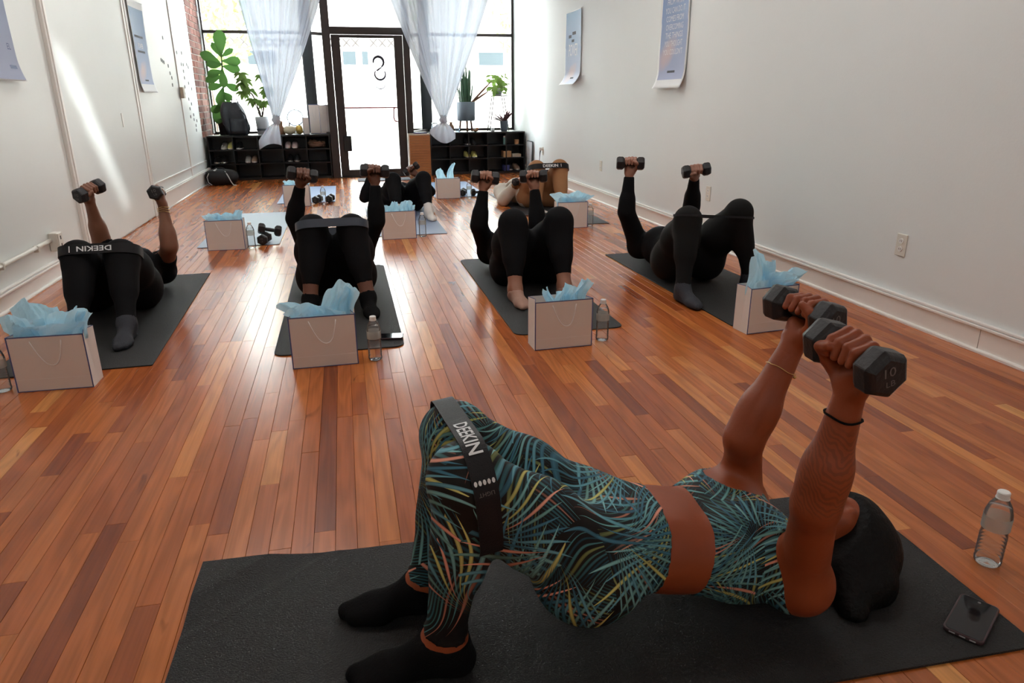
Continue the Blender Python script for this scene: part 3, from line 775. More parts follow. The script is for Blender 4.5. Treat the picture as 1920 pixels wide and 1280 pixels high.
# ================================================================== people: joints in metres
POSE = {
    'A': dict(P=(0.487, 1.292, 0.204), N=(0.929, 1.286, 0.095), Hl=(0.452, 1.205, 0.200), Hr=(0.478, 1.390, 0.193), Sl=(0.901, 1.126, 0.123), Sr=(0.940, 1.449, 0.124), Kl=(0.169, 1.121, 0.477), Kr=(0.178, 1.332, 0.464), Al=(0.124, 1.177, 0.094), Ar=(0.108, 1.375, 0.087), El=(0.839, 1.039, 0.382), Er=(0.861, 1.342, 0.373), Wl=(0.865, 1.026, 0.620), Wr=(0.969, 1.353, 0.597), HD=(1.124, 1.305, 0.081)),
    'B': dict(P=(-1.315, 4.305, 0.177), N=(-1.347, 4.771, 0.130), Hl=(-1.411, 4.312, 0.157), Hr=(-1.219, 4.306, 0.156), Sl=(-1.516, 4.779, 0.127), Sr=(-1.180, 4.780, 0.107), Kl=(-1.361, 3.961, 0.377), Kr=(-1.160, 3.955, 0.374), Al=(-1.336, 3.700, 0.087), Ar=(-1.117, 3.693, 0.087), El=(-1.447, 4.617, 0.352), Er=(-1.075, 4.595, 0.297), Wl=(-1.444, 4.534, 0.583), Wr=(-1.082, 4.625, 0.540), HD=(-1.361, 4.972, 0.100)),
    'C': dict(P=(-0.105, 4.362, 0.158), N=(-0.104, 4.830, 0.130), Hl=(-0.201, 4.372, 0.143), Hr=(-0.008, 4.371, 0.144), Sl=(-0.273, 4.846, 0.130), Sr=(0.064, 4.845, 0.130), Kl=(-0.207, 4.081, 0.443), Kr=(0.007, 4.074, 0.438), Al=(-0.247, 3.926, 0.086), Ar=(0.065, 3.912, 0.085), El=(-0.350, 4.794, 0.400), Er=(0.169, 4.738, 0.373), Wl=(-0.287, 4.723, 0.626), Wr=(0.176, 4.764, 0.617), HD=(-0.104, 5.032, 0.100)),
    'D': dict(P=(1.090, 4.365, 0.127), N=(1.096, 4.826, 0.130), Hl=(0.996, 4.351, 0.134), Hr=(1.185, 4.354, 0.135), Sl=(0.932, 4.815, 0.112), Sr=(1.261, 4.818, 0.127), Kl=(0.934, 4.071, 0.428), Kr=(1.216, 4.072, 0.430), Al=(0.906, 3.899, 0.085), Ar=(1.204, 3.901, 0.085), El=(0.836, 4.662, 0.326), Er=(1.231, 4.624, 0.327), Wl=(0.875, 4.676, 0.567), Wr=(1.223, 4.683, 0.560), HD=(1.098, 5.024, 0.100)),
    'E': dict(P=(2.097, 4.122, 0.177), N=(2.133, 4.592, 0.130), Hl=(1.998, 4.121, 0.175), Hr=(2.193, 4.130, 0.165), Sl=(1.964, 4.603, 0.141), Sr=(2.303, 4.601, 0.131), Kl=(1.920, 3.809, 0.450), Kr=(2.272, 3.853, 0.473), Al=(1.849, 3.667, 0.083), Ar=(2.377, 3.843, 0.088), El=(1.834, 4.548, 0.393), Er=(2.325, 4.572, 0.417), Wl=(1.851, 4.569, 0.641), Wr=(2.267, 4.449, 0.624), HD=(2.149, 4.796, 0.100)),
    'F': dict(P=(0.558, 7.643, 0.128), N=(0.499, 8.099, 0.130), Hl=(0.463, 7.656, 0.138), Hr=(0.652, 7.654, 0.138), Sl=(0.334, 8.109, 0.130), Sr=(0.662, 8.124, 0.129), Kl=(0.450, 7.311, 0.358), Kr=(0.754, 7.324, 0.359), Al=(0.457, 7.040, 0.085), Ar=(0.766, 7.053, 0.085), El=(0.169, 7.883, 0.126), Er=(0.894, 7.972, 0.154), Wl=(0.247, 7.902, 0.354), Wr=(0.741, 7.999, 0.344), HD=(0.473, 8.295, 0.100)),
    'G': dict(P=(2.029, 7.590, 0.135), N=(1.863, 8.020, 0.130), Hl=(1.933, 7.597, 0.146), Hr=(2.123, 7.584, 0.147), Sl=(1.699, 8.006, 0.131), Sr=(2.027, 8.043, 0.130), Kl=(1.928, 7.300, 0.429), Kr=(2.174, 7.294, 0.433), Al=(1.887, 7.134, 0.085), Ar=(2.160, 7.131, 0.084), El=(1.668, 7.734, 0.072), Er=(2.255, 7.895, 0.060), Wl=(1.771, 7.603, 0.245), Wr=(2.100, 7.860, 0.240), HD=(1.793, 8.204, 0.100)),
}
def V(*a): return np.array(a, dtype=np.float64)
def nrm(v): return v / (np.linalg.norm(v) + 1e-12)

class Field:
    """signed distance field on a grid, parts melted together with a smooth minimum"""
    def __init__(s, lo, hi, h):
        s.h = h; s.lo = np.array(lo, float)
        s.n = np.ceil((np.array(hi) - s.lo) / h).astype(int) + 1
        s.ax = [(s.lo[i] + h * np.arange(s.n[i])).astype(np.float32) for i in range(3)]
        s.phi = np.full(s.n, .25, np.float32)
    def block(s, lo, hi):
        i0 = np.clip(np.floor((lo - s.lo) / s.h).astype(int), 0, s.n); i1 = np.clip(np.ceil((hi - s.lo) / s.h).astype(int) + 1, 0, s.n)
        return tuple(slice(a, b) for a, b in zip(i0, i1))
    def pts(s, sl):
        return s.ax[0][sl[0]][:, None, None], s.ax[1][sl[1]][None, :, None], s.ax[2][sl[2]][None, None, :]
    @staticmethod
    def d_cone(P, a, b, ra, rb):
        x, y, z = P
        ba = b - a; L = float(ba @ ba) + 1e-12
        t = np.clip(((x - a[0]) * ba[0] + (y - a[1]) * ba[1] + (z - a[2]) * ba[2]) / L, 0, 1)
        dx = x - a[0] - t * ba[0]; dy = y - a[1] - t * ba[1]; dz = z - a[2] - t * ba[2]
        return np.sqrt(dx * dx + dy * dy + dz * dz) - (ra + (rb - ra) * t)
    @staticmethod
    def d_ell(P, c, A, r):
        x, y, z = P
        q = [((x - c[0]) * A[i][0] + (y - c[1]) * A[i][1] + (z - c[2]) * A[i][2]) for i in range(3)]
        k0 = np.sqrt(sum((q[i] / r[i]) ** 2 for i in range(3))); k1 = np.sqrt(sum((q[i] / r[i] ** 2) ** 2 for i in range(3))) + 1e-9
        return k0 * (k0 - 1) / k1
    def melt(s, sl, d, k):
        a = s.phi[sl]
        h = np.maximum(k - np.abs(a - d), 0) / k
        s.phi[sl] = np.minimum(a, d) - h * h * k * .25
    def cone(s, a, b, ra, rb, k=.03):
        a, b = np.asarray(a, float), np.asarray(b, float); m = max(ra, rb) + .07
        sl = s.block(np.minimum(a, b) - m, np.maximum(a, b) + m)
        s.melt(sl, s.d_cone(s.pts(sl), a, b, ra, rb), k)
    def ball(s, c, r, k=.03): s.cone(c, np.asarray(c, float) + 1e-4, r, r, k)
    def ell(s, c, A, r, k=.03):
        c = np.asarray(c, float); m = max(r) + .07
        sl = s.block(c - m, c + m)
        s.melt(sl, s.d_ell(s.pts(sl), c, A, r), k)
    def carve(s, c, A, r, k=.01):
        c = np.asarray(c, float); m = max(r) + .03
        sl = s.block(c - m, c + m)
        d = -s.d_ell(s.pts(sl), c, A, r); a = s.phi[sl]
        h = np.maximum(k - np.abs(a - d), 0) / k
        s.phi[sl] = np.maximum(a, d) + h * h * k * .25
    def full(s): return s.pts((slice(None),) * 3)

def surface(phi, lo, h):
    """naive surface nets"""
    s = phi < 0
    C = [(i, j, k) for i in (0, 1) for j in (0, 1) for k in (0, 1)]
    def sub(a, c): return a[c[0]:a.shape[0] - 1 + c[0], c[1]:a.shape[1] - 1 + c[1], c[2]:a.shape[2] - 1 + c[2]]
    cnt = np.zeros([d - 1 for d in s.shape], np.int8)
    for c in C: cnt += sub(s, c)
    mix = (cnt > 0) & (cnt < 8)
    I = np.argwhere(mix)
    idx = np.full(mix.shape, -1, np.int64); idx[mix] = np.arange(len(I))
    val = {c: sub(phi, c)[mix] for c in C}
    acc = np.zeros((len(I), 3)); n = np.zeros(len(I))
    for a in C:
        for ax in range(3):
            if a[ax]: continue
            b = list(a); b[ax] = 1; b = tuple(b)
            va, vb = val[a], val[b]
            cr = (va < 0) != (vb < 0)
            t = np.where(cr, va / np.where(cr, va - vb, 1), 0)
            p = np.zeros((len(I), 3)); p[:] = a; p[:, ax] += t
            acc += p * cr[:, None]; n += cr
    verts = lo + h * (I + acc / n[:, None])
    quads = []
    for ax in range(3):
        o1, o2 = (ax + 1) % 3, (ax + 2) % 3
        sa = [slice(None)] * 3; sb = [slice(None)] * 3
        sa[ax] = slice(0, -1); sb[ax] = slice(1, None)
        for o in (o1, o2): sa[o] = slice(1, -1); sb[o] = slice(1, -1)
        A, B = s[tuple(sa)], s[tuple(sb)]
        E_ = np.argwhere(A != B)
        if len(E_) == 0: continue
        ins = A[tuple(E_.T)]
        base = E_.copy(); base[:, o1] += 1; base[:, o2] += 1
        def cell(d1, d2):
            q = base.copy(); q[:, o1] -= d1; q[:, o2] -= d2
            return idx[tuple(q.T)]
        q = np.stack([cell(1, 1), cell(0, 1), cell(0, 0), cell(1, 0)], 1)
        q[~ins] = q[~ins][:, ::-1]
        quads.append(q)
    return verts, np.concatenate(quads)

def np_mesh(name, verts, quads):
    me = bpy.data.meshes.new(name)
    me.vertices.add(len(verts)); me.vertices.foreach_set('co', np.ascontiguousarray(verts, np.float32).ravel())
    me.loops.add(len(quads) * 4); me.loops.foreach_set('vertex_index', np.ascontiguousarray(quads, np.int32).ravel())
    me.polygons.add(len(quads)); me.polygons.foreach_set('loop_start', np.arange(0, len(quads) * 4, 4, dtype=np.int32))
    me.polygons.foreach_set('use_smooth', np.ones(len(quads), bool))
    me.update(calc_edges=True); me.validate()
    return me
def relax(verts, quads, it=2, f=.5):
    """a little Laplacian smoothing to take the grid out of the surface"""
    e = np.concatenate([quads[:, [0, 1]], quads[:, [1, 2]], quads[:, [2, 3]], quads[:, [3, 0]]])
    e = np.concatenate([e, e[:, ::-1]])
    n = np.bincount(e[:, 0], minlength=len(verts)).astype(float)[:, None]
    for _ in range(it):
        s = np.stack([np.bincount(e[:, 0], verts[e[:, 1], i], minlength=len(verts)) for i in range(3)], 1)
        verts = verts + f * (s / np.maximum(n, 1) - verts)
    return verts

# --------------------------------------------------------------- dumbbell
def hexp(r): return [(r * math.cos(PI / 6 + k * PI / 3), r * math.sin(PI / 6 + k * PI / 3)) for k in range(6)]
def make_dumbbell(scale=1.0, marks=True):
    """hex dumbbell along local x, centred"""
    t = empty('dumbbell')
    R = Matrix.Rotation(PI / 2, 4, 'Y')
    L, hl, r = .092 * scale, .056 * scale, .046 * scale
    MB().tube([(-L + hl - .004, 0, 0), (-.018, 0, 0), (0, 0, 0), (.018, 0, 0), (L - hl + .004, 0, 0)], [.0145 * scale, .0155 * scale, .0165 * scale, .0155 * scale, .0145 * scale], 14).build('handle', MAT['iron'], t, smooth=True)
    for sg in (-1, 1):
        mb = MB(); P = hexp(r); n = 6
        prof = [(L - hl, .62), (L - hl + .010, .90), (L - hl + .018, 1.0), (L - .014, 1.0), (L - .004, .90), (L, .72)]
        vs = []
        for x, q in prof:
            for a, b in P: vs.append((sg * x, a * q, b * q))
        fs = []
        for i in range(len(prof) - 1):
            for j in range(n):
                f = (i * n + j, i * n + (j + 1) % n, (i + 1) * n + (j + 1) % n, (i + 1) * n + j)
                fs.append(f if sg > 0 else f[::-1])
        c0 = tuple(range(n - 1, -1, -1)); c1 = tuple((len(prof) - 1) * n + j for j in range(n))
        fs += [c0 if sg > 0 else c0[::-1], c1 if sg > 0 else c1[::-1]]
        hd_ = mb.add(vs, fs).build('head', MAT['iron'], t, bevel=.003 * scale)
        if marks:
            mk = MB()
            fn = lambda u, v: (sg * (L + .0007), sg * u, v)
            text_on(mk, '10', fn, -.012 * scale, .002, .018 * scale, .022 * scale); text_on(mk, 'LB', fn, -.009 * scale, -.017 * scale, .011 * scale, .018 * scale)
            mk.build('weight_marking', MAT['mark'], hd_)
    return t
DB = make_dumbbell()
db_used = [False]
def place_dumbbell(loc, xdir, label, group, roll=0.0):
    o = DB if not db_used[0] else copy_tree(DB)
    db_used[0] = True
    x = Vector(xdir).normalized(); y = Vector((0, 0, 1)).cross(x).normalized(); z = x.cross(y)
    mt = Matrix((x, y, z)).transposed() @ Matrix.Rotation(roll, 3, 'X')
    mt = mt.to_4x4(); mt.translation = Vector(loc)
    o.matrix_world = mt
    tag(o, label, 'dumbbell', group)
    return o

def hand(F, W_, u, d, m, sg, sc=1.0, k=.012):
    """closed hand round a bar: palm, four bent fingers of different length and a thumb leaving the side of the palm"""
    G = W_ + u * .072 * sc + m * .022 * sc
    F.cone(W_ - u * .03, W_ + u * .012, .0255 * sc, .025 * sc, .012)
    offs = (.031, .0105, -.0105, -.030)      # index .. little, measured towards the thumb side
    for i, o in enumerate(offs):
        L = (1.0, 1.06, 1.0, .86)[i]
        q = d * sg * o * sc
        base = W_ + u * .012 * sc + q * .62 + m * .002
        kn = G - m * .030 * sc + u * .012 * sc * L + q
        F.cone(base, kn, .0150 * sc, .0118 * sc, .016)
        p1 = G - m * .008 * sc + u * .034 * sc * L + q * 1.02
        p2 = G + m * .024 * sc + u * .020 * sc * L + q * .98
        p3 = G + m * .028 * sc - u * .006 * sc * L + q * .92
        for a, b, ra, rb in ((kn, p1, .0108, .0100), (p1, p2, .0100, .0090), (p2, p3, .0088, .0078)):
            F.cone(a, b, ra * sc, rb * sc, .004)
    F.cone(W_ + u * .020 + m * .010 + d * sg * .012, W_ + u * .042 + m * .016 - d * sg * .012, .019 * sc, .015 * sc, .016)   # heel of the palm
    t0 = W_ + u * .016 * sc + d * sg * .022 * sc + m * .006
    t1 = G - u * .022 * sc + d * sg * .046 * sc + m * .012 * sc
    t2 = G + u * .000 * sc + d * sg * .044 * sc + m * .032 * sc
    t3 = G + u * .010 * sc + d * sg * .020 * sc + m * .040 * sc
    for a, b, ra, rb in ((t0, t1, .0165, .0125), (t1, t2, .0122, .0105), (t2, t3, .0102, .0085)): F.cone(a, b, ra * sc, rb * sc, .007)
    return G

def person(key, label, skin_mat, h, toe, fat=1.0, legs_w=1.0, loose=0.0, bust=.055, grips={}, hair='hair', hand_h=.004, outfit=None, toes=None, glute=.035):
    J = {k: np.array(v, float) for k, v in POSE[key].items()}
    J['HD'][2] = max(J['HD'][2], .103)
    pts = np.array(list(J.values()))
    t = nrm(J['N'] - J['P']); s = nrm(J['Sr'] - J['Sl']); s = nrm(s - t * (s @ t)); n = np.cross(s, t)
    if n[2] < 0: n = -n
    lo = pts.min(0) - V(.26, .26, .22); hi = pts.max(0) + V(.26, .26, .2)
    lo[2] = max(lo[2], -.05)
    F = Field(lo, hi, h)
    f = fat
    P, N = J['P'], J['N']
    waist = P + t * .17 + n * .004; ches = P + t * .33 + n * .012
    # trunk
    for sg in (-1, 1):
        F.cone(P + s * sg * .052 * f, waist + s * sg * .038 * f, .100 * f, .084 * f, .05)
        F.cone(waist + s * sg * .038 * f, ches + s * sg * .052 * f, .084 * f, .092 * f, .05)
        F.cone(ches + s * sg * .052 * f, N + s * sg * .075 - t * .03, .092 * f, .066, .05)
        F.ell(ches + s * sg * .070 + n * .055 + t * .005, [s, t, n], [bust * 1.25, bust * 1.25, bust], .05)
        F.cone(N + s * sg * .03 - t * .01, J['Sr' if sg > 0 else 'Sl'] , .055, .056, .04)
    head_dir = nrm(J['HD'] - N)
    F.cone(N, N + head_dir * .10, .054, .050, .03)
    # legs
    toes = toes or {}
    for q in 'lr':
        H, K, A = J['H' + q], J['K' + q], J['A' + q]
        w = legs_w; gw = f * .65 + w * .35; kw = 1 + (w - 1) * .55
        th = nrm(K - H); shn = nrm(A - K)
        back = nrm(-(th - shn))                     # side of the knee where the calf and hamstring are
        F.ell(H - n * glute + (H - P) * .35 - t * .012, [s, t, n], [.088 * gw, .105 * gw, .095 * gw], .05)
        F.cone(H, H + (K - H) * .5, .096 * gw, .082 * w, .05)
        F.cone(H + (K - H) * .5, K, .082 * w, .061 * kw, .04)
        F.ball(K - back * .006, .060 * kw, .03)
        hs = shn - 0
        calf_b = nrm(back - shn * (back @ shn))
        F.cone(K, A, .054 * kw, .036 * (1 + .15 * (w - 1)), .03)
        F.cone(K + shn * .07 + calf_b * .018, K + shn * .20 + calf_b * .012, .050 * w, .042 * w, .04)
        # foot
        td = nrm(np.array(toes.get(q, toe), float)); sd = np.cross(td, V(0, 0, 1))
        g = V(A[0], A[1], 0)
        F.cone(A, g - td * .022 + V(0, 0, .034), .036, .033, .025)
        F.cone(A + V(0, 0, -.012), g + td * .10 + V(0, 0, .036), .036, .027, .03)
        F.cone(g - td * .022 + V(0, 0, .034), g + td * .13 + sd * .012 + V(0, 0, .027), .033, .026, .02)
        F.cone(g + td * .11 - sd * .022 + V(0, 0, .024), g + td * .165 - sd * .014 + V(0, 0, .019), .022, .017, .02)
        F.cone(g + td * .12 + sd * .02 + V(0, 0, .025), g + td * .185 + sd * .016 + V(0, 0, .020), .024, .018, .02)
    # arms
    for q in 'lr':
        S, El, W_ = J['S' + q], J['E' + q], J['W' + q]
        F.ball(S, .054 * f, .045)
        F.cone(S, El, .053 * f, .041 * f, .04)
        u = nrm(W_ - El)
        F.cone(El, El + u * .08, .041, .042, .03)
        F.cone(El + u * .06, W_, .043, .0265, .03)
    loose_phi = F.phi - loose if loose else None
    # head with a face
    hc = J['HD'] + head_dir * .0; fd = nrm(n - head_dir * (n @ head_dir)); hs_ = np.cross(head_dir, fd)
    hphi = F
    F.ell(hc + head_dir * .02 - fd * .006, [hs_, head_dir, fd], [.073, .088, .092], .02)
    F.ell(hc - head_dir * .05 + fd * .030, [hs_, head_dir, fd], [.052, .060, .058], .03)
    for sg in (-1, 1):
        F.carve(hc + head_dir * .005 + fd * .093 + hs_ * sg * .032, [hs_, head_dir, fd], [.018, .011, .014], .012)
        F.ball(hc + head_dir * .004 + fd * .079 + hs_ * sg * .032, .0115, .004)
        F.ell(hc - head_dir * .01 - fd * .004 + hs_ * sg * .074, [hs_, head_dir, fd], [.010, .030, .018], .008)
        F.ball(hc - head_dir * .03 + fd * .066 + hs_ * sg * .034, .022, .03)
    F.cone(hc + head_dir * .012 + fd * .088, hc - head_dir * .030 + fd * .108, .008, .012, .012)
    F.cone(hc - head_dir * .058 + fd * .088 - hs_ * .018, hc - head_dir * .058 + fd * .088 + hs_ * .018, .0075, .0075, .008)
    F.cone(hc - head_dir * .070 + fd * .084 - hs_ * .014, hc - head_dir * .070 + fd * .084 + hs_ * .014, .008, .008, .008)
    X = F.full()
    # sink flat where the body rests on the mat
    FLOOR = .0065
    F.phi = np.maximum(F.phi, (FLOOR - X[2]) + 0 * F.phi)
    vb, qb = surface(F.phi, F.lo, F.h); vb = relax(vb, qb, 2)
    org = V(P[0], P[1], 0)
    # hands on a finer grid, running into the forearm
    hv, hq, nb = [vb], [qb], len(vb)
    info = {}
    for q in 'lr':
        W_, El = J['W' + q], J['E' + q]
        u = nrm(W_ - El)
        d, sc_ = grips[q]
        d = np.array(d, float); d = nrm(d - u * (d @ u) * .85)
        m_ = nrm(np.cross(u, d)); m_ = m_ if m_ @ np.array(toe, float) > 0 else -m_
        inward = (P + N) / 2 - W_
        sg = 1.0 if inward @ d > 0 else -1.0
        G = W_ + u * .08
        HF = Field(G - .13, G + .13, hand_h)
        HF.cone(W_ - u * .05, W_, .0255, .0250, .01)
        Gc = hand(HF, W_, u, d, m_, sg)
        hp = HF.full()
        pl = -((hp[0] - W_[0]) * u[0] + (hp[1] - W_[1]) * u[1] + (hp[2] - W_[2]) * u[2]) - .035
        v2, q2 = surface(np.maximum(HF.phi, pl), HF.lo, HF.h); v2 = relax(v2, q2, 1)
        hv.append(v2); hq.append(q2 + nb); nb += len(v2)
        info[q] = (Gc, d)
    me = np_mesh('person', np.concatenate(hv) - org, np.concatenate(hq))
    if key == 'A':
        av = np.concatenate(hv); e0, w0 = J['El'], J['Wl']; fa = w0 - e0
        tt = ((av - e0) @ fa) / (fa @ fa); dd = np.linalg.norm(av - e0 - np.outer(tt, fa), axis=1)
        val = np.clip((tt + .05) / .08, 0, 1) * np.clip((.78 - tt) / .08, 0, 1) * (dd < .07)
        at = me.attributes.new('tattoo', 'FLOAT', 'POINT'); at.data.foreach_set('value', val.astype(np.float32))
    root = link('person', me, skin_mat, loc=tuple(org))
    tag(root, label, 'person')
    # clothing cut from the same surface
    def capd(a, b, ra, rb): return F.d_cone(X, a, b, ra, rb)
    def plane(p, nn): return (X[0] - p[0]) * nn[0] + (X[1] - p[1]) * nn[1] + (X[2] - p[2]) * nn[2]
    def wear(name, region, mat, th=.0035, base=None, smooth=2):
        ph = np.maximum((F.phi if base is None else base) - th, region)
        ph = np.maximum(ph, FLOOR - .002 - X[2])
        v, q = surface(ph.astype(np.float32), F.lo, F.h)
        if len(v) == 0: return None, None
        v = relax(v, q, smooth)
        return link(name, np_mesh(name, v - org, q), mat, root), v
    ctx = dict(J=J, t=t, s=s, n=n, F=F, X=X, capd=capd, plane=plane, wear=wear, root=root, org=org, info=info, head_dir=head_dir, fd=fd, hs=hs_, hc=hc, loose=loose_phi, waist=waist, ches=ches, toe=toe)
    verts = outfit(ctx)
    # hair cap
    hr = Field(hc - .3, hc + .3, max(h * .8, .006))
    hr.ell(hc + head_dir * .028 - fd * .014, [hs_, head_dir, fd], [.084, .096, .098], .02)
    hr.ell(hc + head_dir * .05 - fd * .05, [hs_, head_dir, fd], [.075, .08, .06], .03)
    for extra in (outfit.hair(ctx) if hasattr(outfit, 'hair') else []): hr.cone(*extra)
    hp = hr.full()
    fp = hc + fd * .066 + head_dir * .01
    fn_ = nrm(fd * .86 - head_dir * .5)
    cut = (hp[0] - fp[0]) * fn_[0] + (hp[1] - fp[1]) * fn_[1] + (hp[2] - fp[2]) * fn_[2]
    ph = np.maximum(np.maximum(hr.phi, cut), FLOOR - hp[2])
    v, q = surface(ph.astype(np.float32), hr.lo, hr.h); v = relax(v, q, 1)
    link('hair', np_mesh('hair', v - org, q), MAT[hair], root)
    return ctx, verts

def leg_region(c, hem, rise=.12, rad=.22, pel=.30):
    """region of the leggings: both legs down to the hem plus the pelvis up to the waistband"""
    J = c['J']; out = None
    for q in 'lr':
        K, A, H = J['K' + q], J['A' + q], J['H' + q]
        sh = nrm(A - K); p = K + (A - K) * hem
        reg = np.maximum(c['capd'](K, A, .13, .10), c['plane'](p, sh))
        reg = np.minimum(reg, c['capd'](H, K, rad, .125))
        out = reg if out is None else np.minimum(out, reg)
    pelv = c['capd'](J['P'] - c['t'] * .06, J['P'] + c['t'] * .2, pel, pel)
    out = np.minimum(out, pelv)
    return np.maximum(out, c['plane'](J['P'] + c['t'] * rise, c['t']))
def foot_region(c, q, cuff):
    J = c['J']; A, K = J['A' + q], J['K' + q]
    g = V(A[0], A[1], 0.02); up = nrm(K - A)
    reg = np.minimum(c['capd'](g - np.array(c['toe']) * .05, g + np.array(c['toe']) * .21, .075, .07), c['capd'](A - up * .05, A + up * .2, .075, .08))
    return np.maximum(reg, c['plane'](A + up * cuff, up))
def top_region(c, hem, sleeve, neck=.02):
    """sleeve: 0..1 upper arm, 1..2 forearm"""
    J = c['J']
    tr = c['capd'](J['P'] + c['t'] * .05, J['N'], .235, .2)
    tr = np.maximum(tr, -c['plane'](J['P'] + c['t'] * hem, c['t'])); tr = np.maximum(tr, c['plane'](J['N'] + c['t'] * neck, c['t']))
    out = tr
    for q in 'lr':
        S, El, W_ = J['S' + q], J['E' + q], J['W' + q]
        arm = c['capd'](S, El, .09, .075)
        if sleeve <= 1: arm = np.maximum(arm, c['plane'](S + (El - S) * sleeve, nrm(El - S)))
        else:
            fa = np.maximum(c['capd'](El, W_, .075, .06), c['plane'](El + (W_ - El) * (sleeve - 1), nrm(W_ - El)))
            arm = np.minimum(arm, fa)
        # keep the torso block from swallowing the raised arms
        d = nrm(El - S)
        armcut = np.maximum(c['capd'](S + d * .10, W_ + nrm(W_ - El) * .2, .085, .07), -c['plane'](S + d * .07, d))
        out = np.minimum(np.maximum(out, -armcut), arm)
    return out

# --------------------------------------------------------------- resistance band round both knees
def hull2(p):
    p = sorted(set(map(tuple, np.round(p, 4))))
    def half(pp):
        r = []
        for q in pp:
            while len(r) > 1 and (r[-1][0] - r[-2][0]) * (q[1] - r[-2][1]) - (r[-1][1] - r[-2][1]) * (q[0] - r[-2][0]) <= 0: r.pop()
            r.append(q)
        return r[:-1]
    return np.array(half(p) + half(p[::-1]))
def band(c, verts, label, at=.86, mix=0.0, width=.055, mat='band', text='DEEKIN', flip=False, side=None, tw=.26, th=.022, shift=0.0, normal=None, off=(0, 0, 0), tick=True, extras=False):
    """elastic loop: hull of the leg surface in a slab across both thighs; at = share of the thigh from hip to knee"""
    J = c['J']
    cs = []; ns = []
    for q in 'lr':
        H, K, A = J['H' + q], J['K' + q], J['A' + q]
        cs.append(H + (K - H) * at if at <= 1 else K + (A - K) * (at - 1))
        ns.append(nrm(nrm(K - H) * (1 - mix) + nrm(A - K) * mix))
    cs = [q_ + np.array(off) for q_ in cs]
    ctr = (cs[0] + cs[1]) / 2; nn = nrm(ns[0] + ns[1]) if normal is None else nrm(np.array(normal, float))
    e1 = nrm(cs[1] - cs[0]); e1 = nrm(e1 - nn * (e1 @ nn)); e2 = np.cross(nn, e1)
    rel = verts - ctr
    near = np.minimum(np.linalg.norm(verts - cs[0], axis=1), np.linalg.norm(verts - cs[1], axis=1)) < .14
    sl = (np.abs(rel @ nn) < width * .45) & near
    h = hull2(np.stack([rel[sl] @ e1, rel[sl] @ e2], 1))
    # resample by arc length and push outwards a little
    cl = np.vstack([h, h[:1]]); seg = np.linalg.norm(np.diff(cl, axis=0), axis=1); cum = np.concatenate([[0], np.cumsum(seg)])
    NS = 120
    ss = np.linspace(0, cum[-1], NS, endpoint=False)
    lp = np.stack([np.interp(ss, cum, cl[:, 0]), np.interp(ss, cum, cl[:, 1])], 1)
    for _ in range(2): lp = .25 * np.roll(lp, 1, 0) + .5 * lp + .25 * np.roll(lp, -1, 0)
    tg = np.roll(lp, -1, 0) - np.roll(lp, 1, 0); tg /= np.linalg.norm(tg, axis=1)[:, None]
    on = np.stack([tg[:, 1], -tg[:, 0]], 1)
    lp = lp + on * .004
    def P3(p, w): return ctr + e1 * p[0] + e2 * p[1] + nn * w
    mb = MB(); vs = []; fs = []
    for i in range(NS):
        for off, w in ((0, -width / 2), (.0022, -width / 2), (.0022, width / 2), (0, width / 2)): vs.append(P3(lp[i] + on[i] * off, w) - ctr)
    for i in range(NS):
        j = (i + 1) % NS
        for k in range(4): fs.append((4 * i + k, 4 * j + k, 4 * j + (k + 1) % 4, 4 * i + (k + 1) % 4))
    o = mb.add(vs, fs).build('resistance_band', MAT[mat], loc=tuple(ctr), smooth=False)
    tag(o, label, 'exercise band', 'elastic bands stretched round the knees')
    # lettering on the straight stretch that faces `side`
    if side is not None:
        cand = [(i, float((e1 * on[i][0] + e2 * on[i][1]) @ np.array(side))) for i in range(NS)]
        best = max(cand, key=lambda q: q[1])[0]
        # walk to the middle of the flat stretch
        sel = [i for i, v in cand if v > cand[best][1] - .04]
        ang = np.exp(2j * PI * np.array(sel) / NS).mean(); mid = (np.angle(ang) / (2 * PI) * NS) % NS
        arcl = cum[-1]
        def fn(u, v):
            p = (mid + (u / arcl) * NS) % NS; i0 = int(p) % NS; fr = p - int(p); i1 = (i0 + 1) % NS
            q = lp[i0] * (1 - fr) + lp[i1] * fr; oo = on[i0] * (1 - fr) + on[i1] * fr
            return P3(q + oo * .0032, v) - ctr
        tb = MB()
        sg = -1 if flip else 1
        f2 = lambda u, v: fn(sg * u, sg * v)
        if text: text_on(tb, text, f2, -tw / 2 + shift, -th / 2, th, tw)
        tb.build('lettering', MAT['white_print'], o)
        if tick:
            u0 = tw * .5 + .03 + shift
            MB().add([f2(u_, v_) for u_, v_ in ((u0, -.016), (u0 + .005, -.016), (u0 + .005, .016), (u0, .016))], [(0, 1, 2, 3)]).build('stitch_mark', MAT['white_print'], o)
        if extras:
            for k in range(5):
                v0 = -.016 + k * .008
                MB().add([f2(extras + .0045 * math.cos(a * PI / 4), v0 + .003 * math.sin(a * PI / 4)) for a in range(8)], [tuple(range(8))]).build('dot', MAT['white_print'], o)
            lt = MB(); text_on(lt, 'LIGHT', lambda u, v: f2(extras + .016 + v, .014 - u), 0, 0, .007, .028); lt.build('size_marking', MAT['mark'], o)
        return o, f2
    return o, None
SK_A, SK_B, SK_C = skin_tattoo('skin_deep_brown', (.275, .060, .019)), skin('skin_brown', (.22, .095, .055)), skin('skin_dark_brown', (.15, .062, .038))
SK_D, SK_E, SK_G = skin('skin_medium_brown', (.30, .135, .085)), skin('skin_warm_brown', (.33, .16, .11)), skin('skin_tan', (.30, .15, .10))

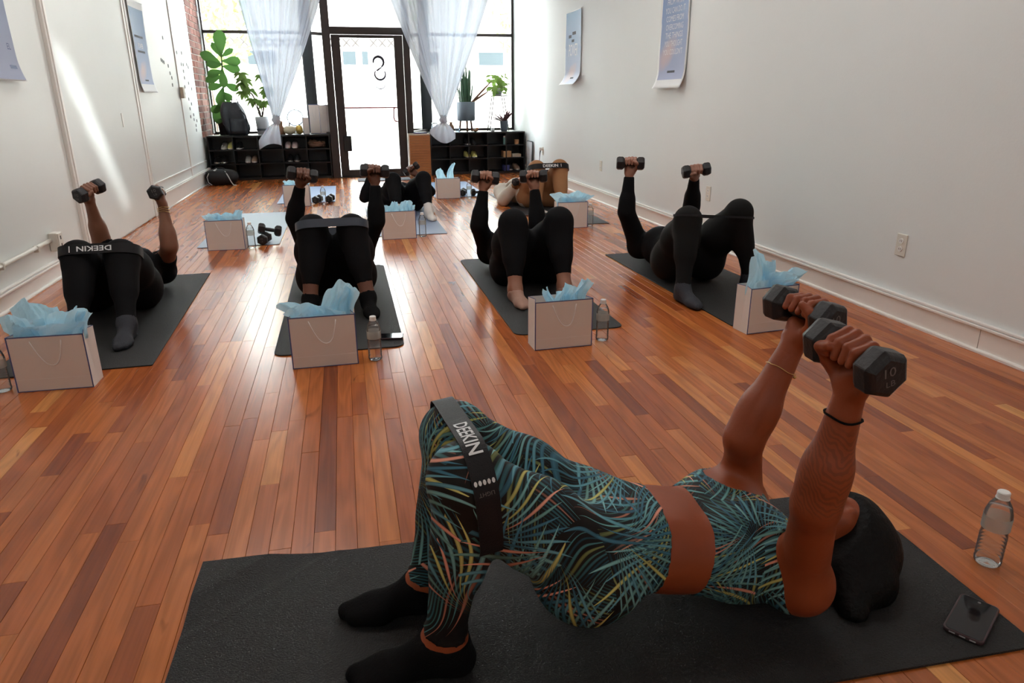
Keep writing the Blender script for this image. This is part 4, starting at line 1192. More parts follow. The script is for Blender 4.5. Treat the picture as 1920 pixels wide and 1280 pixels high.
# ---- trainer in the foreground
def fit_A(c):
    w = c['wear']; J = c['J']
    _, lv = w('leggings', leg_region(c, .965, .115), MAT['print'])
    # crop top: trunk between two planes without the arms
    tr = c['capd'](J['P'] + c['t'] * .1, J['N'], .2, .2)
    tr = np.maximum(tr, -c['plane'](J['P'] + c['t'] * .215, c['t']))
    tr = np.maximum(tr, c['plane'](J['P'] + c['t'] * .415 + c['n'] * .02, nrm(c['t'] * .9 - c['n'] * .25)))
    for q in 'lr':
        d = nrm(J['E' + q] - J['S' + q])
        tr = np.maximum(tr, -np.minimum(c['capd'](J['S' + q] + c['t'] * .03 + d * .02, J['E' + q], .058, .075), c['capd'](J['S' + q] + d * .21, J['W' + q], .10, .10)))
    w('crop_top', tr, MAT['print'], .004)
    for q in 'lr': w('sock', foot_region(c, q, .004), MAT['sock'], .003)
    return lv
def hair_A(c):
    hd, fd, hs, hc = c['head_dir'], c['fd'], c['hs'], c['hc']
    near = -hs if hs[1] > 0 else hs
    o = []
    o.append((hc - hd * .065 + near * .052 - fd * .012, hc + hd * .05 + near * .05, .050, .060, .02))
    o.append((hc + hd * .03 - fd * .01, hc + hd * .045 - fd * .04 + near * .05, .096, .088, .03))
    o.append((hc + hd * .01 - fd * .02 + near * .03, hc - hd * .005 - fd * .055 + near * .13, .090, .060, .04))
    o.append((hc - hd * .02 - fd * .03 + near * .05, hc - hd * .09 - fd * .075 + near * .17, .068, .035, .04))
    return o
fit_A.hair = hair_A
cA, vA = person('A', 'person in palm-print leggings and crop top holding a bridge pose in the foreground', SK_A, .0065, (-1, 0, 0), fat=1.02, bust=.080,
                grips=dict(l=((.052, -.983, -.174), 1), r=((.259, -.966, 0), 1)), hand_h=.0028, outfit=fit_A, glute=.018)
def fit_black(hem=.97, sleeve=1.95, sock='sock', cuff=.06, hemt=.02, m='blk', socks=True):
    def f(c):
        w = c['wear']
        _, lv = w('leggings', leg_region(c, hem), MAT[m])
        w('top', top_region(c, hemt, sleeve), MAT['blk'], .007)
        if socks:
            for q in 'lr': w('sock', foot_region(c, q, cuff), MAT[sock], .003)
        return lv
    return f
cB, vB = person('B', 'person in black tee and leggings on the mat by the left wall', SK_B, .009, (0.05, -1, 0), fat=1.16, legs_w=1.36, bust=.06,
                grips=dict(l=((.452, .888, .087), 1), r=((.12, -.99, .03), 1)), outfit=fit_black(.97, .62, 'sock_gr', .07))
# white line graphic on the black tee
def chest_graphic(c, strokes):
    J, t, s, n = c['J'], c['t'], c['s'], c['n']
    tv = np.array([v.co[:] for ch in c['root'].children if ch.name.startswith('top') for v in ch.data.vertices]) + c['org']
    rel = tv - c['ches']; a, b, hgt = rel @ s, rel @ t, rel @ n
    mb = MB()
    for st in strokes:
        pts = []
        for k in range(len(st) - 1):
            for j in range(4):
                u = st[k][0] + (st[k + 1][0] - st[k][0]) * j / 4; v = st[k][1] + (st[k + 1][1] - st[k][1]) * j / 4
                m_ = (np.abs(a - u) < .02) & (np.abs(b - v) < .02)
                if m_.any(): pts.append(tuple(c['ches'] + s * u + t * v + n * (hgt[m_].max() + .003) - c['org']))
        if len(pts) > 1: mb.tube(pts, .0035, 5)
    mb.build('shirt_graphic', MAT['white_print'], c['root'])
chest_graphic(cB, [((.0, -.05), (.035, -.03), (.03, .02), (.0, .04)), ((.05, .05), (.08, .02), (.06, -.02), (.09, -.04))])
cC, vC = person('C', 'person in black long sleeves with knees up behind the bag with the tall tissue sheet', SK_C, .009, (.1, -1, 0), fat=1.12, legs_w=1.40, bust=.06,
                grips=dict(l=((1, .05, 0), 1), r=((.966, 0, -.259), 1)), outfit=fit_black(.80, 1.94, 'sock', .03), toes=dict(l=(-.15, -1, 0), r=(.12, -1, 0)))
cD, vD = person('D', 'person in black with nude ankle socks on the middle-right black mat', SK_D, .009, (0, -1, 0), fat=1.24, legs_w=1.48, bust=.075,
                grips=dict(l=((.991, -.104, .087), 1), r=((.919, -.298, -.259), 1)), outfit=fit_black(.84, 1.95, 'sock_tan', -.02), toes=dict(l=(.08, -1, 0), r=(.1, -1, 0)))
cE, vE = person('E', 'person all in black lying on the mat along the right wall', SK_E, .009, (0.1, -1, 0), fat=1.24, legs_w=1.32, bust=.07,
                grips=dict(l=((.947, -.308, .087), 1), r=((.995, -.105, 0), 1)), outfit=fit_black(.97, 1.95, 'sock_gr', .05, m='blk2'), toes=dict(l=(.1, -1, 0), r=(.25, -1, 0)))
cF, vF = person('F', 'person in black with white crew socks on the slate-blue mat', SK_C, .010, (0, -1, 0), fat=1.06, legs_w=1.22,
                grips=dict(l=((1, 0, 0), 1), r=((1, 0, 0), 1)), outfit=fit_black(.86, 1.95, 'sock_wh', .12), toes=dict(l=(-.1, -1, 0), r=(.15, -1, 0)), hand_h=.005)
def fit_G(c):
    w = c['wear']
    _, lv = w('trousers', leg_region(c, .92), MAT['tan'], .020)
    w('sweatshirt', top_region(c, .0, 1.93), MAT['cream'], .022)
    for q in 'lr': w('sock', foot_region(c, q, .05), MAT['sock_wh'], .003)
    return lv
cG, vG = person('G', 'person in tan trousers and cream sweatshirt at the back by the right wall', SK_G, .010, (0, -1, 0), fat=1.10, legs_w=1.10,
                grips=dict(l=((.919, .353, .174), 1), r=((.95, -.3, 0), 1)), outfit=fit_G, hair='hair_br', hand_h=.005)

# dumbbells in the hands
who = {'A': ('the trainer in palm print', "dumbbells held up in hands"), }
DBL = {('A', 'l'): 'black hex dumbbell in the trainer\'s nearer tattooed hand', ('A', 'r'): 'black hex dumbbell in the trainer\'s farther hand',
       ('B', 'l'): 'black dumbbell raised in the wall-side hand of the person by the left wall', ('B', 'r'): 'black dumbbell pointing end-on in the braceleted hand at left',
       ('C', 'l'): 'black dumbbell in front of the left shoe rack, in a long-sleeved hand', ('C', 'r'): 'black dumbbell raised in front of the glass door',
       ('D', 'l'): 'black dumbbell in the left hand of the person on the middle-right mat', ('D', 'r'): 'black dumbbell in front of the tan-trousered person, in a black-sleeved hand',
       ('E', 'l'): 'black dumbbell against the right wall, left of the pair', ('E', 'r'): 'black dumbbell against the right wall, right of the pair',
       ('F', 'l'): 'black dumbbell held low behind the hand in front of the door', ('F', 'r'): 'small black dumbbell in front of the slatted cabinet',
       ('G', 'l'): 'black dumbbell held by the cream-sleeved arm', ('G', 'r'): 'black dumbbell hidden behind the tan knees'}
for key, c in zip('ABCDEFG', (cA, cB, cC, cD, cE, cF, cG)):
    for q in 'lr':
        G, d = c['info'][q]
        place_dumbbell(G, d, DBL[(key, q)], 'dumbbells held up in hands', roll=.26)

# bands
band(cA, vA, 'black elastic band across the palm-print knees', at=.985, mix=.44, width=.044, side=(.1, -.35, .9), tw=.115, th=.026, flip=True, shift=-.05, tick=False, extras=.055)
NB = (0, .42, .9)
band(cB, vB, 'black elastic band round the knees of the person by the left wall', at=1, normal=NB, off=(0, -.02, .030), width=.050, side=(0, -.95, .1), tw=.16, th=.026, flip=True)
band(cC, vC, 'plain slate elastic band round the black knees left of centre', at=1, normal=NB, off=(0, -.02, .026), width=.046, mat='band_blue')
_v = nrm(V(2.1, 3.83, .45 - CAM_H))
band(cE, vE, 'thin black elastic band round the knees beside the right wall', at=1, normal=nrm(V(0, 0, 1) - _v * _v[2] + V(0, .03, 0)), off=(0, 0, .0), width=.012)
band(cG, vG, 'black elastic band round the tan knees at the back', at=1, normal=NB, off=(0, -.02, .008), width=.055, side=(0, -.95, .1), tw=.16, th=.03)

# jewellery
def bangle(pt, u, r, tube_r, mat, name, label, cat, charms=0):
    pt = np.array(pt); u = nrm(np.array(u)); a = nrm(np.cross(u, V(.3, .5, .8))); b = np.cross(u, a)
    o = MB().tube([tuple(a * r * math.cos(k * PI / 16) + b * r * math.sin(k * PI / 16) + u * .002 * math.sin(k * PI / 5)) for k in range(32)], tube_r, 6, closed=True).build(name, mat, loc=tuple(pt), smooth=True)
    for k in range(charms):
        MB().ball(tuple(a * (r + .002) * math.cos(2.5 + k) + b * (r + .002) * math.sin(2.5 + k) - u * .006), .004, 8, 6).build('charm', mat, o, smooth=True)
    tag(o, label, cat)
JA = {k: np.array(v) for k, v in POSE['A'].items()}
bangle(JA['Wr'] + (JA['Er'] - JA['Wr']) * .26, JA['Wr'] - JA['Er'], .0345, .0009, MAT['gold'], 'bracelet', 'fine gold chain bracelet on the trainer\'s far wrist', 'bracelet', 1)
bangle(JA['Wl'] + (JA['El'] - JA['Wl']) * .20, JA['Wl'] - JA['El'], .0335, .0022, MAT['sock'], 'hair_tie', 'black hair tie round the trainer\'s tattooed forearm', 'hair tie')
JB = {k: np.array(v) for k, v in POSE['B'].items()}
for k in range(3):
    bangle(JB['Wr'] + (JB['Er'] - JB['Wr']) * (.08 + .045 * k), JB['Wr'] - JB['Er'] + V(.03 * (k - 1), .03, 0), .0335, .0016, MAT['gold'], 'bracelet', ['gold bangle nearest the hand on the bare arm at left', 'middle gold bangle of three on the bare arm at left', 'lowest gold bangle of three on the bare arm at left'][k], 'bracelet')
# ================================================================== mats
def mat_poly(w, l, r=.025, n=5):
    P = []
    for cx, cy, a0 in ((w / 2 - r, l / 2 - r, 0), (-w / 2 + r, l / 2 - r, 90), (-w / 2 + r, -l / 2 + r, 180), (w / 2 - r, -l / 2 + r, 270)):
        for k in range(n + 1):
            a = math.radians(a0 + 90 * k / n); P.append((cx + r * math.cos(a), cy + r * math.sin(a)))
    return P
def yoga_mat(x0, x1, y0, y1, mat, label, rz=0.0, r=.025):
    o = MB().prism(mat_poly(x1 - x0, y1 - y0, r), .0008, .006).build('exercise_mat', MAT[mat], loc=((x0 + x1) / 2, (y0 + y1) / 2, 0), rot=(0, 0, rz), bevel=.0012)
    tag(o, label, 'mat', 'exercise mats on the wood floor')
    return o
# foreground mat: a sheet with one corner that was folded and lifts along its crease
def front_mat():
    L_, Wd, NX, NY = 1.83, .655, 92, 34
    def fn(u, v, top):
        x, y = -L_ / 2 + L_ * u, -Wd / 2 + Wd * v
        d = ((-L_ / 2 + .165) - x) / .165 + (y - (Wd / 2 - .135)) / .135      # >0 beyond the crease at the far-left corner
        k = max(0, min(1, d)) 
        z = (.0065 if top else .001) + .016 * k * k + .0022 * math.exp(-(d / .10) ** 2)
        return (x, y, z)
    mb = MB()
    mb.grid(lambda u, v: fn(u, v, True), NX, NY)
    b = len(mb.v)
    mb.grid(lambda u, v: fn(u, 1 - v, False), NX, NY)
    w = NX + 1
    top = lambda i, j: j * w + i
    bot = lambda i, j: b + (NY - j) * w + i
    fs = []
    for i in range(NX):
        fs += [(bot(i, 0), bot(i + 1, 0), top(i + 1, 0), top(i, 0)), (top(i, NY), top(i + 1, NY), bot(i + 1, NY), bot(i, NY))]
    for j in range(NY):
        fs += [(top(0, j), top(0, j + 1), bot(0, j + 1), bot(0, j)), (bot(NX, j), bot(NX, j + 1), top(NX, j + 1), top(NX, j))]
    mb.f += fs; mb.m += [0] * len(fs)
    o = mb.build('exercise_mat', MAT['mat_black'], loc=(.475, 1.306, 0), rot=(0, 0, math.radians(-1.6)))
    tag(o, 'large black mat in the foreground with a creased corner', 'mat', 'exercise mats on the wood floor')
front_mat()
yoga_mat(-1.60, -.94, 3.26, 5.10, 'mat_black', 'black mat next to the left wall', math.radians(1.5), .004)
yoga_mat(-.395, .21, 3.26, 5.08, 'mat_black', 'black round-cornered mat behind the bag left of centre', 0, .05)
yoga_mat(.765, 1.345, 3.29, 5.10, 'mat_black', 'black mat under the person in the middle right', 0, .05)
yoga_mat(1.88, 2.50, 3.18, 5.02, 'mat_black', 'black mat lying along the right wall', math.radians(.8), .006)
yoga_mat(.17, .83, 6.21, 8.03, 'mat_slate', 'slate-blue mat in the centre under the white-socked person', 0, .01)
yoga_mat(-1.22, -.58, 6.06, 7.88, 'mat_grey', 'empty pale blue mat behind the left white bag')
yoga_mat(-.80, -.15, 8.56, 10.18, 'mat_blue', 'empty blue mat in front of the left shoe rack')
yoga_mat(1.02, 1.66, 8.62, 10.25, 'mat_blue', 'blue mat by the right shoe rack behind a white bag')
yoga_mat(1.71, 2.36, 7.03, 8.78, 'mat_dk', 'dark grey mat under the person in tan trousers', 0, .02)
yoga_mat(1.83, 2.40, 6.36, 6.98, 'mat_dk', 'short folded dark mat poking out behind the bag near the right wall', math.radians(-1), .004)

# ================================================================== gift bags
BW, BH, BD = .285, .235, .115
def make_bag():
    t = empty('gift_bag')
    w, h, d = BW / 2, BH, BD / 2
    th = .0012
    MB().box((-w, -d, 0), (w, -d + th, h)).build('front_panel', MAT['paper'], t)
    MB().box((-w, d - th, 0), (w, d, h)).build('back_panel', MAT['paper'], t)
    for sg in (-1, 1):
        ins = .018       # gusset folded slightly inwards
        mb = MB()
        vs = [(sg * w, -d, 0), (sg * w, 0, 0), (sg * w, d, 0), (sg * w, -d, .05), (sg * (w - .004), 0, .06), (sg * w, d, .05), (sg * w, -d, h), (sg * (w - ins), 0, h), (sg * w, d, h)]
        mb.add(vs, [(0, 1, 4, 3), (1, 2, 5, 4), (3, 4, 7, 6), (4, 5, 8, 7)])
        g_ = mb.build('gusset', MAT['paper'], t, solid=.001)
        MB().tube([(sg * w, -d, h), (sg * (w - ins), 0, h), (sg * w, d, h)], .0016, 5).build('gusset_edging', MAT['navy'], g_)
    MB().box((-w, -d, 0), (w, d, .0015)).build('base', MAT['paper'], t)
    e = .0042
    for nm, y, s2 in (('front_edging', -d, -1), ('back_edging', d, 1)):
        mb = MB(); y0, y1 = (y - .0008, y) if s2 < 0 else (y, y + .0008)
        for lo, hi in (((-w - .0006, y0, 0), (-w + e, y1, h)), ((w - e, y0, 0), (w + .0006, y1, h)), ((-w, y0, h - e), (w, y1, h + .0004)), ((-w, y0, 0), (w, y1, e * .8))): mb.box(lo, hi)
        mb.build(nm, MAT['navy'], t)
    MB().box((-w + .004, -d - .0005, .052), (w - .004, -d, .0528)).build('fold_line', MAT['cord'], t)
    for y, sg, nm in ((-d - .003, -1, 'handle'), (d + .003, 1, 'handle')):
        mb = MB(); pts = []
        for k in range(15):
            q = k / 14 * 2 - 1
            drop = .105 * (1 - abs(q) ** 2.3) if sg < 0 else .055 * (1 - q * q)
            pts.append((q * .058 + (.012 * (1 - q * q) if sg < 0 else 0), y + sg * .003 * (1 - q * q), h - .020 - drop))
        mb.tube(pts, .0021, 6).build(nm, MAT['cord'], t, smooth=True)
    return t
BAG = make_bag(); bag_used = [False]
def tissue(petals, seed, label, loc, rz, bag_h=BH):
    """sheets of tissue: each petal (x, y, width, height, lean_x, lean_y, tip) is a crumpled sheet rising out of the bag"""
    q = random.Random(seed); mb = MB()
    for (x, y, w, h, lx, ly, tip) in petals:
        ph = [q.uniform(0, 6.28) for _ in range(8)]
        def fn(u, v):
            uu = (u - .5) * 2
            wid = w / 2 * (.75 + .35 * v) * (1 - tip * max(0, v - .30) / .70)
            fold = .018 * math.sin(uu * 3.0 + ph[0] + 2 * v) + .009 * math.sin(uu * 6.5 + ph[1] - 3 * v) + .003 * math.sin(uu * 13 + ph[2] + 7 * v)
            z = bag_h - .06 + (h + .06) * v * (1 - .18 * (1 - tip) * abs(uu) ** 2 + .06 * math.sin(uu * 3 + ph[3]) * (1 - tip)) + .004 * math.sin(uu * 8 + ph[4]) * v
            px = x + uu * wid + lx * v * v + .006 * math.sin(7 * v + ph[5])
            py = y + fold * (.5 + v) + ly * v * v
            g_ = max(0, z - bag_h) * 1.6
            px = max(-BW / 2 + .006 - g_, min(BW / 2 - .006 + g_, px)); py = max(-BD / 2 + .005 - g_, min(BD / 2 - .005 + g_, py))
            return (px, py, z)
        mb.grid(fn, 14, 12)
    o = mb.build('tissue_paper', MAT['tissue'], loc=loc, rot=(0, 0, rz), smooth=False)
    tag(o, label, 'tissue paper', 'blue tissue sticking out of the gift bags')
    return o
# (x, y of the front bottom centre, turn, label, tissue label, petals)
P4 = lambda s, h=.07: [(-.08, -.02, .13, h, -.02, -.01, .4), (0, .015, .16, h * 1.2, 0, .01, .3), (.08, -.015, .13, h * .9, .025, 0, .5), (.02, -.03, .2, h * .6, 0, -.015, .1)]
bags = [
    (-1.235, 3.06, -.02, 'white gift bag with rope handle at the far left foreground', 'puffy blue tissue in the far left foreground bag',
     [(-.065, -.01, .17, .085, -.03, -.02, .1), (-.03, .02, .19, .125, -.02, .01, .15), (.06, -.01, .16, .10, .02, -.02, .1), (.09, .02, .10, .085, .03, .0, .2), (.0, -.03, .25, .05, 0, -.02, 0)]),
    (-.155, 3.075, .02, 'white navy-edged gift bag left of centre in the second row', 'wide blue tissue with one tall pointed sheet left of centre',
     [(-.075, .01, .15, .055, -.055, -.01, .0), (-.05, -.02, .17, .05, -.03, -.02, .1), (.05, .015, .17, .125, .045, .0, .35), (.09, .0, .12, .105, .03, .01, .3), (.0, -.03, .2, .03, 0, -.01, 0)]),
    (.945, 3.06, .03, 'white gift bag with dangling rope handle in front of the middle-right mat', 'three pointed blue tissue tips in the middle-right bag',
     [(-.045, .0, .06, .055, -.03, -.01, .6), (.01, -.005, .09, .065, .01, -.02, .45), (.085, .01, .09, .075, .04, .0, .5), (.04, .02, .12, .035, 0, .01, .1)]),
    (2.035, 3.05, .10, 'white gift bag beside the right wall behind the raised dumbbells', 'tall pointed blue tissue beside the right wall',
     [(-.06, .0, .17, .175, -.025, .0, .62), (-.01, .02, .15, .12, .02, .01, .4), (.03, -.015, .2, .06, .03, -.01, .1), (.09, .0, .15, .065, .08, 0, .35), (0, -.03, .24, .04, 0, -.02, 0)]),
    (-.97, 5.93, -.02, 'white gift bag in front of the empty pale blue mat', 'low ruffled blue tissue in the bag by the empty pale mat', [(-.07, 0, .16, .05, -.02, 0, .1), (.02, .01, .16, .045, 0, 0, .1), (.09, 0, .11, .07, .02, 0, .5), (0, -.03, .22, .035, 0, -.01, 0)]),
    (.40, 6.06, .04, 'white gift bag in front of the slate-blue mat in the centre', 'jagged blue tissue in the centre bag',
     [(-.09, 0, .12, .05, -.01, 0, .3), (-.01, .01, .11, .075, -.01, 0, .55), (.06, 0, .14, .08, .01, 0, .35), (.10, 0, .08, .05, .02, 0, .2)]),
    (-.555, 8.30, -.03, 'white gift bag in front of the blue mat by the left shoe rack', 'small blue tissue in the bag near the left shoe rack', [(-.06, 0, .15, .05, -.02, 0, .3), (.06, 0, .16, .03, .02, 0, .1), (0, .02, .2, .025, 0, 0, 0)]),
    (1.17, 8.52, .02, 'plain white gift bag in front of the right shoe rack', 'two upright blue tissue petals near the right shoe rack', [(-.07, 0, .13, .11, -.02, 0, .4), (.03, .01, .10, .175, .045, .0, .55)]),
    (1.985, 6.21, -.01, 'white gift bag at the feet of the person in tan trousers', 'wide low blue tissue in front of the tan trousers',
     [(-.05, -.01, .2, .085, -.05, -.01, .1), (.04, .01, .2, .085, .02, 0, .1), (.10, 0, .14, .06, .05, 0, .1), (.0, -.03, .24, .05, 0, -.01, 0)]),
]
for k, (x, y, rz, lab, tlab, pet) in enumerate(bags):
    b = BAG if k == 0 else copy_tree(BAG)
    loc = (x, y + BD / 2, .0005); b.location = loc; b.rotation_euler = (0, 0, rz)
    tag(b, lab, 'gift bag', 'white gift bags set beside the mats')
    tissue(pet, k + 3, tlab, loc, rz)

# ================================================================== water bottles
def make_bottle():
    t = empty('water_bottle')
    r = .0315
    prof = [(0, .004), (r * .55, .002), (r * .80, 0), (r * .98, .006), (r, .014)]
    z = .014
    for k in range(7):
        prof += [(r * .985, z + .003), (r * .93, z + .006), (r * .985, z + .009)]; z += .0105
    prof += [(r * .90, .094), (r, .104), (r, .138), (r * .97, .150), (r * .80, .168), (r * .52, .183), (r * .42, .187), (r * .42, .192)]
    body = MB().lathe(prof, 28).build('body', MAT['plastic'], t, smooth=True)
    wp = [(0, .006)] + [(max(0, q - .0012), zz + .0004) for q, zz in prof[2:] if zz < .160] + [(r * .84, .160), (0, .160)]
    MB().lathe(wp, 24).build('water', MAT['water'], t, smooth=True)
    MB().lathe([(r * .46, .190), (r * .46, .204), (r * .40, .2065), (0, .2065)], 24).build('cap', MAT['cap'], t, smooth=False)
    MB().lathe([(r * .50, .187), (r * .50, .190)], 20).build('neck_ring', MAT['cap'], t)
    vs = []; n = 26
    mb = MB().grid(lambda u, v: ((r + .0007) * math.cos(2 * PI * u), (r + .0007) * math.sin(2 * PI * u), .104 + .036 * v), 26, 1, closed_u=True)
    mb.build('label', MAT['label'], t, smooth=True)
    return t
BOT = make_bottle()
bots = [(1.52, 1.225, 'clear water bottle on the bare floor at the right edge'), (.065, 3.115, 'water bottle beside the navy-edged bag left of centre'), (1.165, 3.13, 'water bottle beside the bag on the middle-right mat'),
        (2.145, 3.10, 'water bottle peeking out above the trainer\'s raised hand'), (-1.445, 3.10, 'water bottle at the far left edge beside the bag'), (-.785, 5.97, 'water bottle beside the bag by the empty pale mat'),
        (.605, 6.13, 'water bottle in front of the white sock in the centre'), (-.275, 8.40, 'water bottle on the edge of the blue mat near the left shoe rack'), (1.41, 8.47, 'water bottle next to the plain bag near the right shoe rack'), (2.175, 6.28, 'water bottle beside the bag by the right wall in the back row')]
for k, (x, y, lab) in enumerate(bots):
    b = BOT if k == 0 else copy_tree(BOT)
    b.location = (x, y, .001 if k not in (7,) else .001); b.rotation_euler = (0, 0, k * 1.3)
    tag(b, lab, 'water bottle', 'clear plastic water bottles on the floor')

# ================================================================== dumbbells on the floor
zf = .046 * math.cos(PI / 6) + .006
for loc, d, lab in (((-.70, 6.13, zf), (.15, 1, 0), 'dumbbell lying under another on the empty pale mat'), ((-.655, 6.17, zf + .062), (1, .12, -.22), 'dumbbell propped on top of another on the empty pale mat'),
                    ((-.345, 8.52, zf), (.3, 1, 0), 'dumbbell left of the bottle on the blue mat by the left rack'), ((-.205, 8.56, zf), (.2, 1, 0), 'dumbbell right of the bottle on the blue mat by the left rack'),
                    ((1.375, 8.72, zf), (.25, 1, 0), 'dumbbell behind the bottle on the blue mat by the right rack'), ((1.555, 8.66, zf), (1, .1, 0), 'dumbbell lying sideways on the blue mat by the right rack')):
    place_dumbbell(loc, d, lab, 'dumbbells lying on the floor', roll=0)

# ================================================================== phones
def phone(name, loc, rz, label, w=.080, l=.158):
    t = empty(name, loc, rz)
    MB().prism(mat_poly(w, l, .012), 0, .009).build('case', MAT['case'], t, bevel=.002)
    MB().prism(mat_poly(w - .008, l - .008, .009), .009, .0096).build('screen', MAT['screen'], t)
    MB().lathe([(.0035, 0), (.0035, .0006)], 12, c=(0, l / 2 - .014, .0094)).build('camera_lens', MAT['chrome'], t)
    for k in (-1, 0, 1): MB().box((k * .02 - .006, -l / 2 - .0006, .003), (k * .02 + .006, -l / 2, .006)).build('port', MAT['grey_str'], t)
    tag(t, label, 'phone')
phone('phone', (1.300, 1.050, .0075), -1.0, 'phone in a dark clear case lying on the foreground mat')
phone('phone', (.135, 3.40, .0075), 1.45, 'phone reflecting the window on the mat left of centre')
nt_ = MB().box((1.88, 7.12, .0065), (2.02, 7.34, .0075)).build('notebook', MAT['paper'])
tag(nt_, 'pale sheet of paper on the mat behind the middle-right person', 'paper')

# ================================================================== shoe racks
def rack(name, x0, x1, cols, label):
    t = empty(name, ((x0 + x1) / 2, YF, 0)); w = (x1 - x0) / 2; D = .315; H = .635
    a = .018
    MB().box((-w, 0, H - .022), (w, D, H)).build('top', MAT['black_shelf'], t, bevel=.002)
    MB().box((-w, .012, 0), (w, D, .035)).build('plinth', MAT['black_shelf'], t, bevel=.002)
    for sg in (-1, 1): MB().box((sg * w - (a if sg > 0 else 0), 0, .0), (sg * w + (a if sg < 0 else 0), D, H - .022)).build('side_panel', MAT['black_shelf'], t, bevel=.002)
    MB().box((-w, D - .006, .03), (w, D, H - .02)).build('back_panel', MAT['black_shelf'], t)
    for k in range(1, cols): x = -w + 2 * w * k / cols; MB().box((x - .008, .004, .035), (x + .008, D - .006, H - .022)).build('divider', MAT['black_shelf'], t)
    for z in (.235, .43): MB().box((-w + a, .004, z - .008), (w - a, D - .006, z + .008)).build('shelf', MAT['black_shelf'], t)
    tag(t, label, 'shoe rack')
rack('shoe_rack', -1.92, -.20, 5, 'long black cubby shoe rack under the left shop window')
rack('shoe_rack', 1.30, 2.79, 5, 'black cubby shoe rack under the right shop window')
Z0, Z1, Z2 = .036, .2435, .4385      # the three shelf tops
def shoe(loc, rz, upper, sole, label, s=1.0, tilt=0.0, group='shoes in the rack'):
    t = empty('shoe', loc, rz)
    L_ = .255 * s
    out = lambda v: (.030 + .014 * math.sin(PI * min(1, v * 1.15)) + .006 * (v > .55) * math.sin(PI * (v - .55) / .45)) * s * (1 if v < .93 else max(.0, 1 - ((v - .93) / .07) ** 2) ** .5 * .999 + .001)
    def sol(u, v): 
        a = 2 * PI * u; return (out(v) * 1.08 * math.cos(a), (v - .5) * L_ * 1.03, (.014 + .013 * math.sin(a)) * s)
    MB().grid(sol, 14, 16, closed_u=True).build('sole', sole, t, smooth=True)
    def up(u, v):
        a = PI * u; hgt = (.088 - .052 * min(1, max(0, (v - .30) / .55)) - .03 * max(0, (v - .85) / .15)) * s
        op = 1 - .45 * math.exp(-((v - .22) / .16) ** 2)
        return (out(v) * math.cos(a) * (1 if math.sin(a) < .8 else 1), (v - .5) * L_, .018 * s + hgt * (math.sin(a) ** .7) * (op if math.sin(a) > .85 else 1))
    MB().grid(up, 14, 18).build('upper', upper, t, smooth=True, solid=.003)
    mb = MB()
    for k in range(4):
        y = (-.04 + k * .028) * s; z = (.084 - k * .0105) * s
        mb.tube([(-.022 * s, y, z - .006), (0, y + .004, z + .004), (.022 * s, y, z - .006)], .0025 * s, 5)
    mb.build('laces', sole, t, smooth=True)
    t.rotation_euler = (tilt, 0, rz)
    tag(t, label, 'shoe', group)
m = MAT
for (x, z, up_, so, lab) in [
    (-1.83, Z1, m['sneak_k'], m['sole'], 'dark shoe with pale sole in the left rack corner cubby, left'), (-1.71, Z2, m['sneak_g'], m['sole'], 'grey shoe in the top corner cubby of the left rack, left'), (-1.62, Z2, m['sneak_y'], m['sole'], 'yellowish shoe in the top corner cubby of the left rack'),
    (-1.74, Z1, m['sneak_k'], m['sole'], 'dark shoe with pale sole in the left rack corner cubby, right'), (-1.50, Z2, m['sneak_k'], m['sneak_w'], 'black shoe with white laces, second top cubby of the left rack'),
    (-1.40, Z1, m['sneak_g'], m['sneak_w'], 'grey and white trainer in the middle row of the left rack'), (-1.31, Z1, m['sneak_t'], m['sneak_w'], 'tan trainer in the middle row of the left rack'),
    (-.815, Z2, m['pinkw'], m['sneak_w'], 'blush white shoe, left of the pair beside the brown scarf'), (-.715, Z2, m['pinkw'], m['sneak_w'], 'blush white shoe, right of the pair beside the brown scarf'),
    (-.80, Z1, m['sneak_k'], m['sneak_g'], 'black trainer, left of the pair below the blush shoes'), (-.70, Z1, m['sneak_k'], m['sneak_g'], 'black trainer, right of the pair below the blush shoes'),
    (1.885, Z1, m['sneak_y'], m['sole'], 'yellow-green trainer, left of the pair in the right rack'), (1.995, Z1, m['sneak_y'], m['sole'], 'yellow-green trainer, right of the pair in the right rack'),
    (1.885, Z2, m['sneak_k'], m['sneak_w'], 'black and white trainer above the yellow-green pair, left'), (1.98, Z2, m['sneak_k'], m['sneak_k'], 'black shoe above the yellow-green pair, right'),
    (2.575, Z0, m['sneak_k'], m['sneak_w'], 'black shoe with white sole, lowest right cubby'), (2.68, Z0, m['sneak_t'], m['sole'], 'tan shoe in the lowest right cubby')]:
    shoe((x, YF + .145, z), PI + .06 * math.sin(x * 31), up_, so, lab)
mb = MB(); q = random.Random(4)
for k in range(9):
    a0 = q.uniform(0, 6); pts = [(.11 * math.cos(a0 + j * .55) * q.uniform(.6, 1.1), .07 * math.sin(a0 + j * .55), .025 + .085 * (k / 9) * q.uniform(.5, 1.1)) for j in range(7)]
    mb.tube(pts, [.014, .022, .026, .026, .024, .02, .012], 8)
tag(mb.build('scarf', MAT['scarf'], loc=(-.40, YF + .13, Z2 + .002), smooth=True), 'crumpled brown knit scarf in the last top cubby of the left rack', 'scarf')
def carton(name, lo, hi, mat, label, cat='box'):
    t = empty(name, ((lo[0] + hi[0]) / 2, (lo[1] + hi[1]) / 2, lo[2])); w, d, h = (hi[0] - lo[0]) / 2, (hi[1] - lo[1]) / 2, hi[2] - lo[2]
    MB().box((-w, -d, 0), (w, d, h)).build('box_body', mat, t, bevel=.002)
    MB().box((-w - .001, -d - .001, h - .02), (w + .001, d + .001, h + .001)).build('lid', mat, t, bevel=.001)
    tag(t, label, cat)
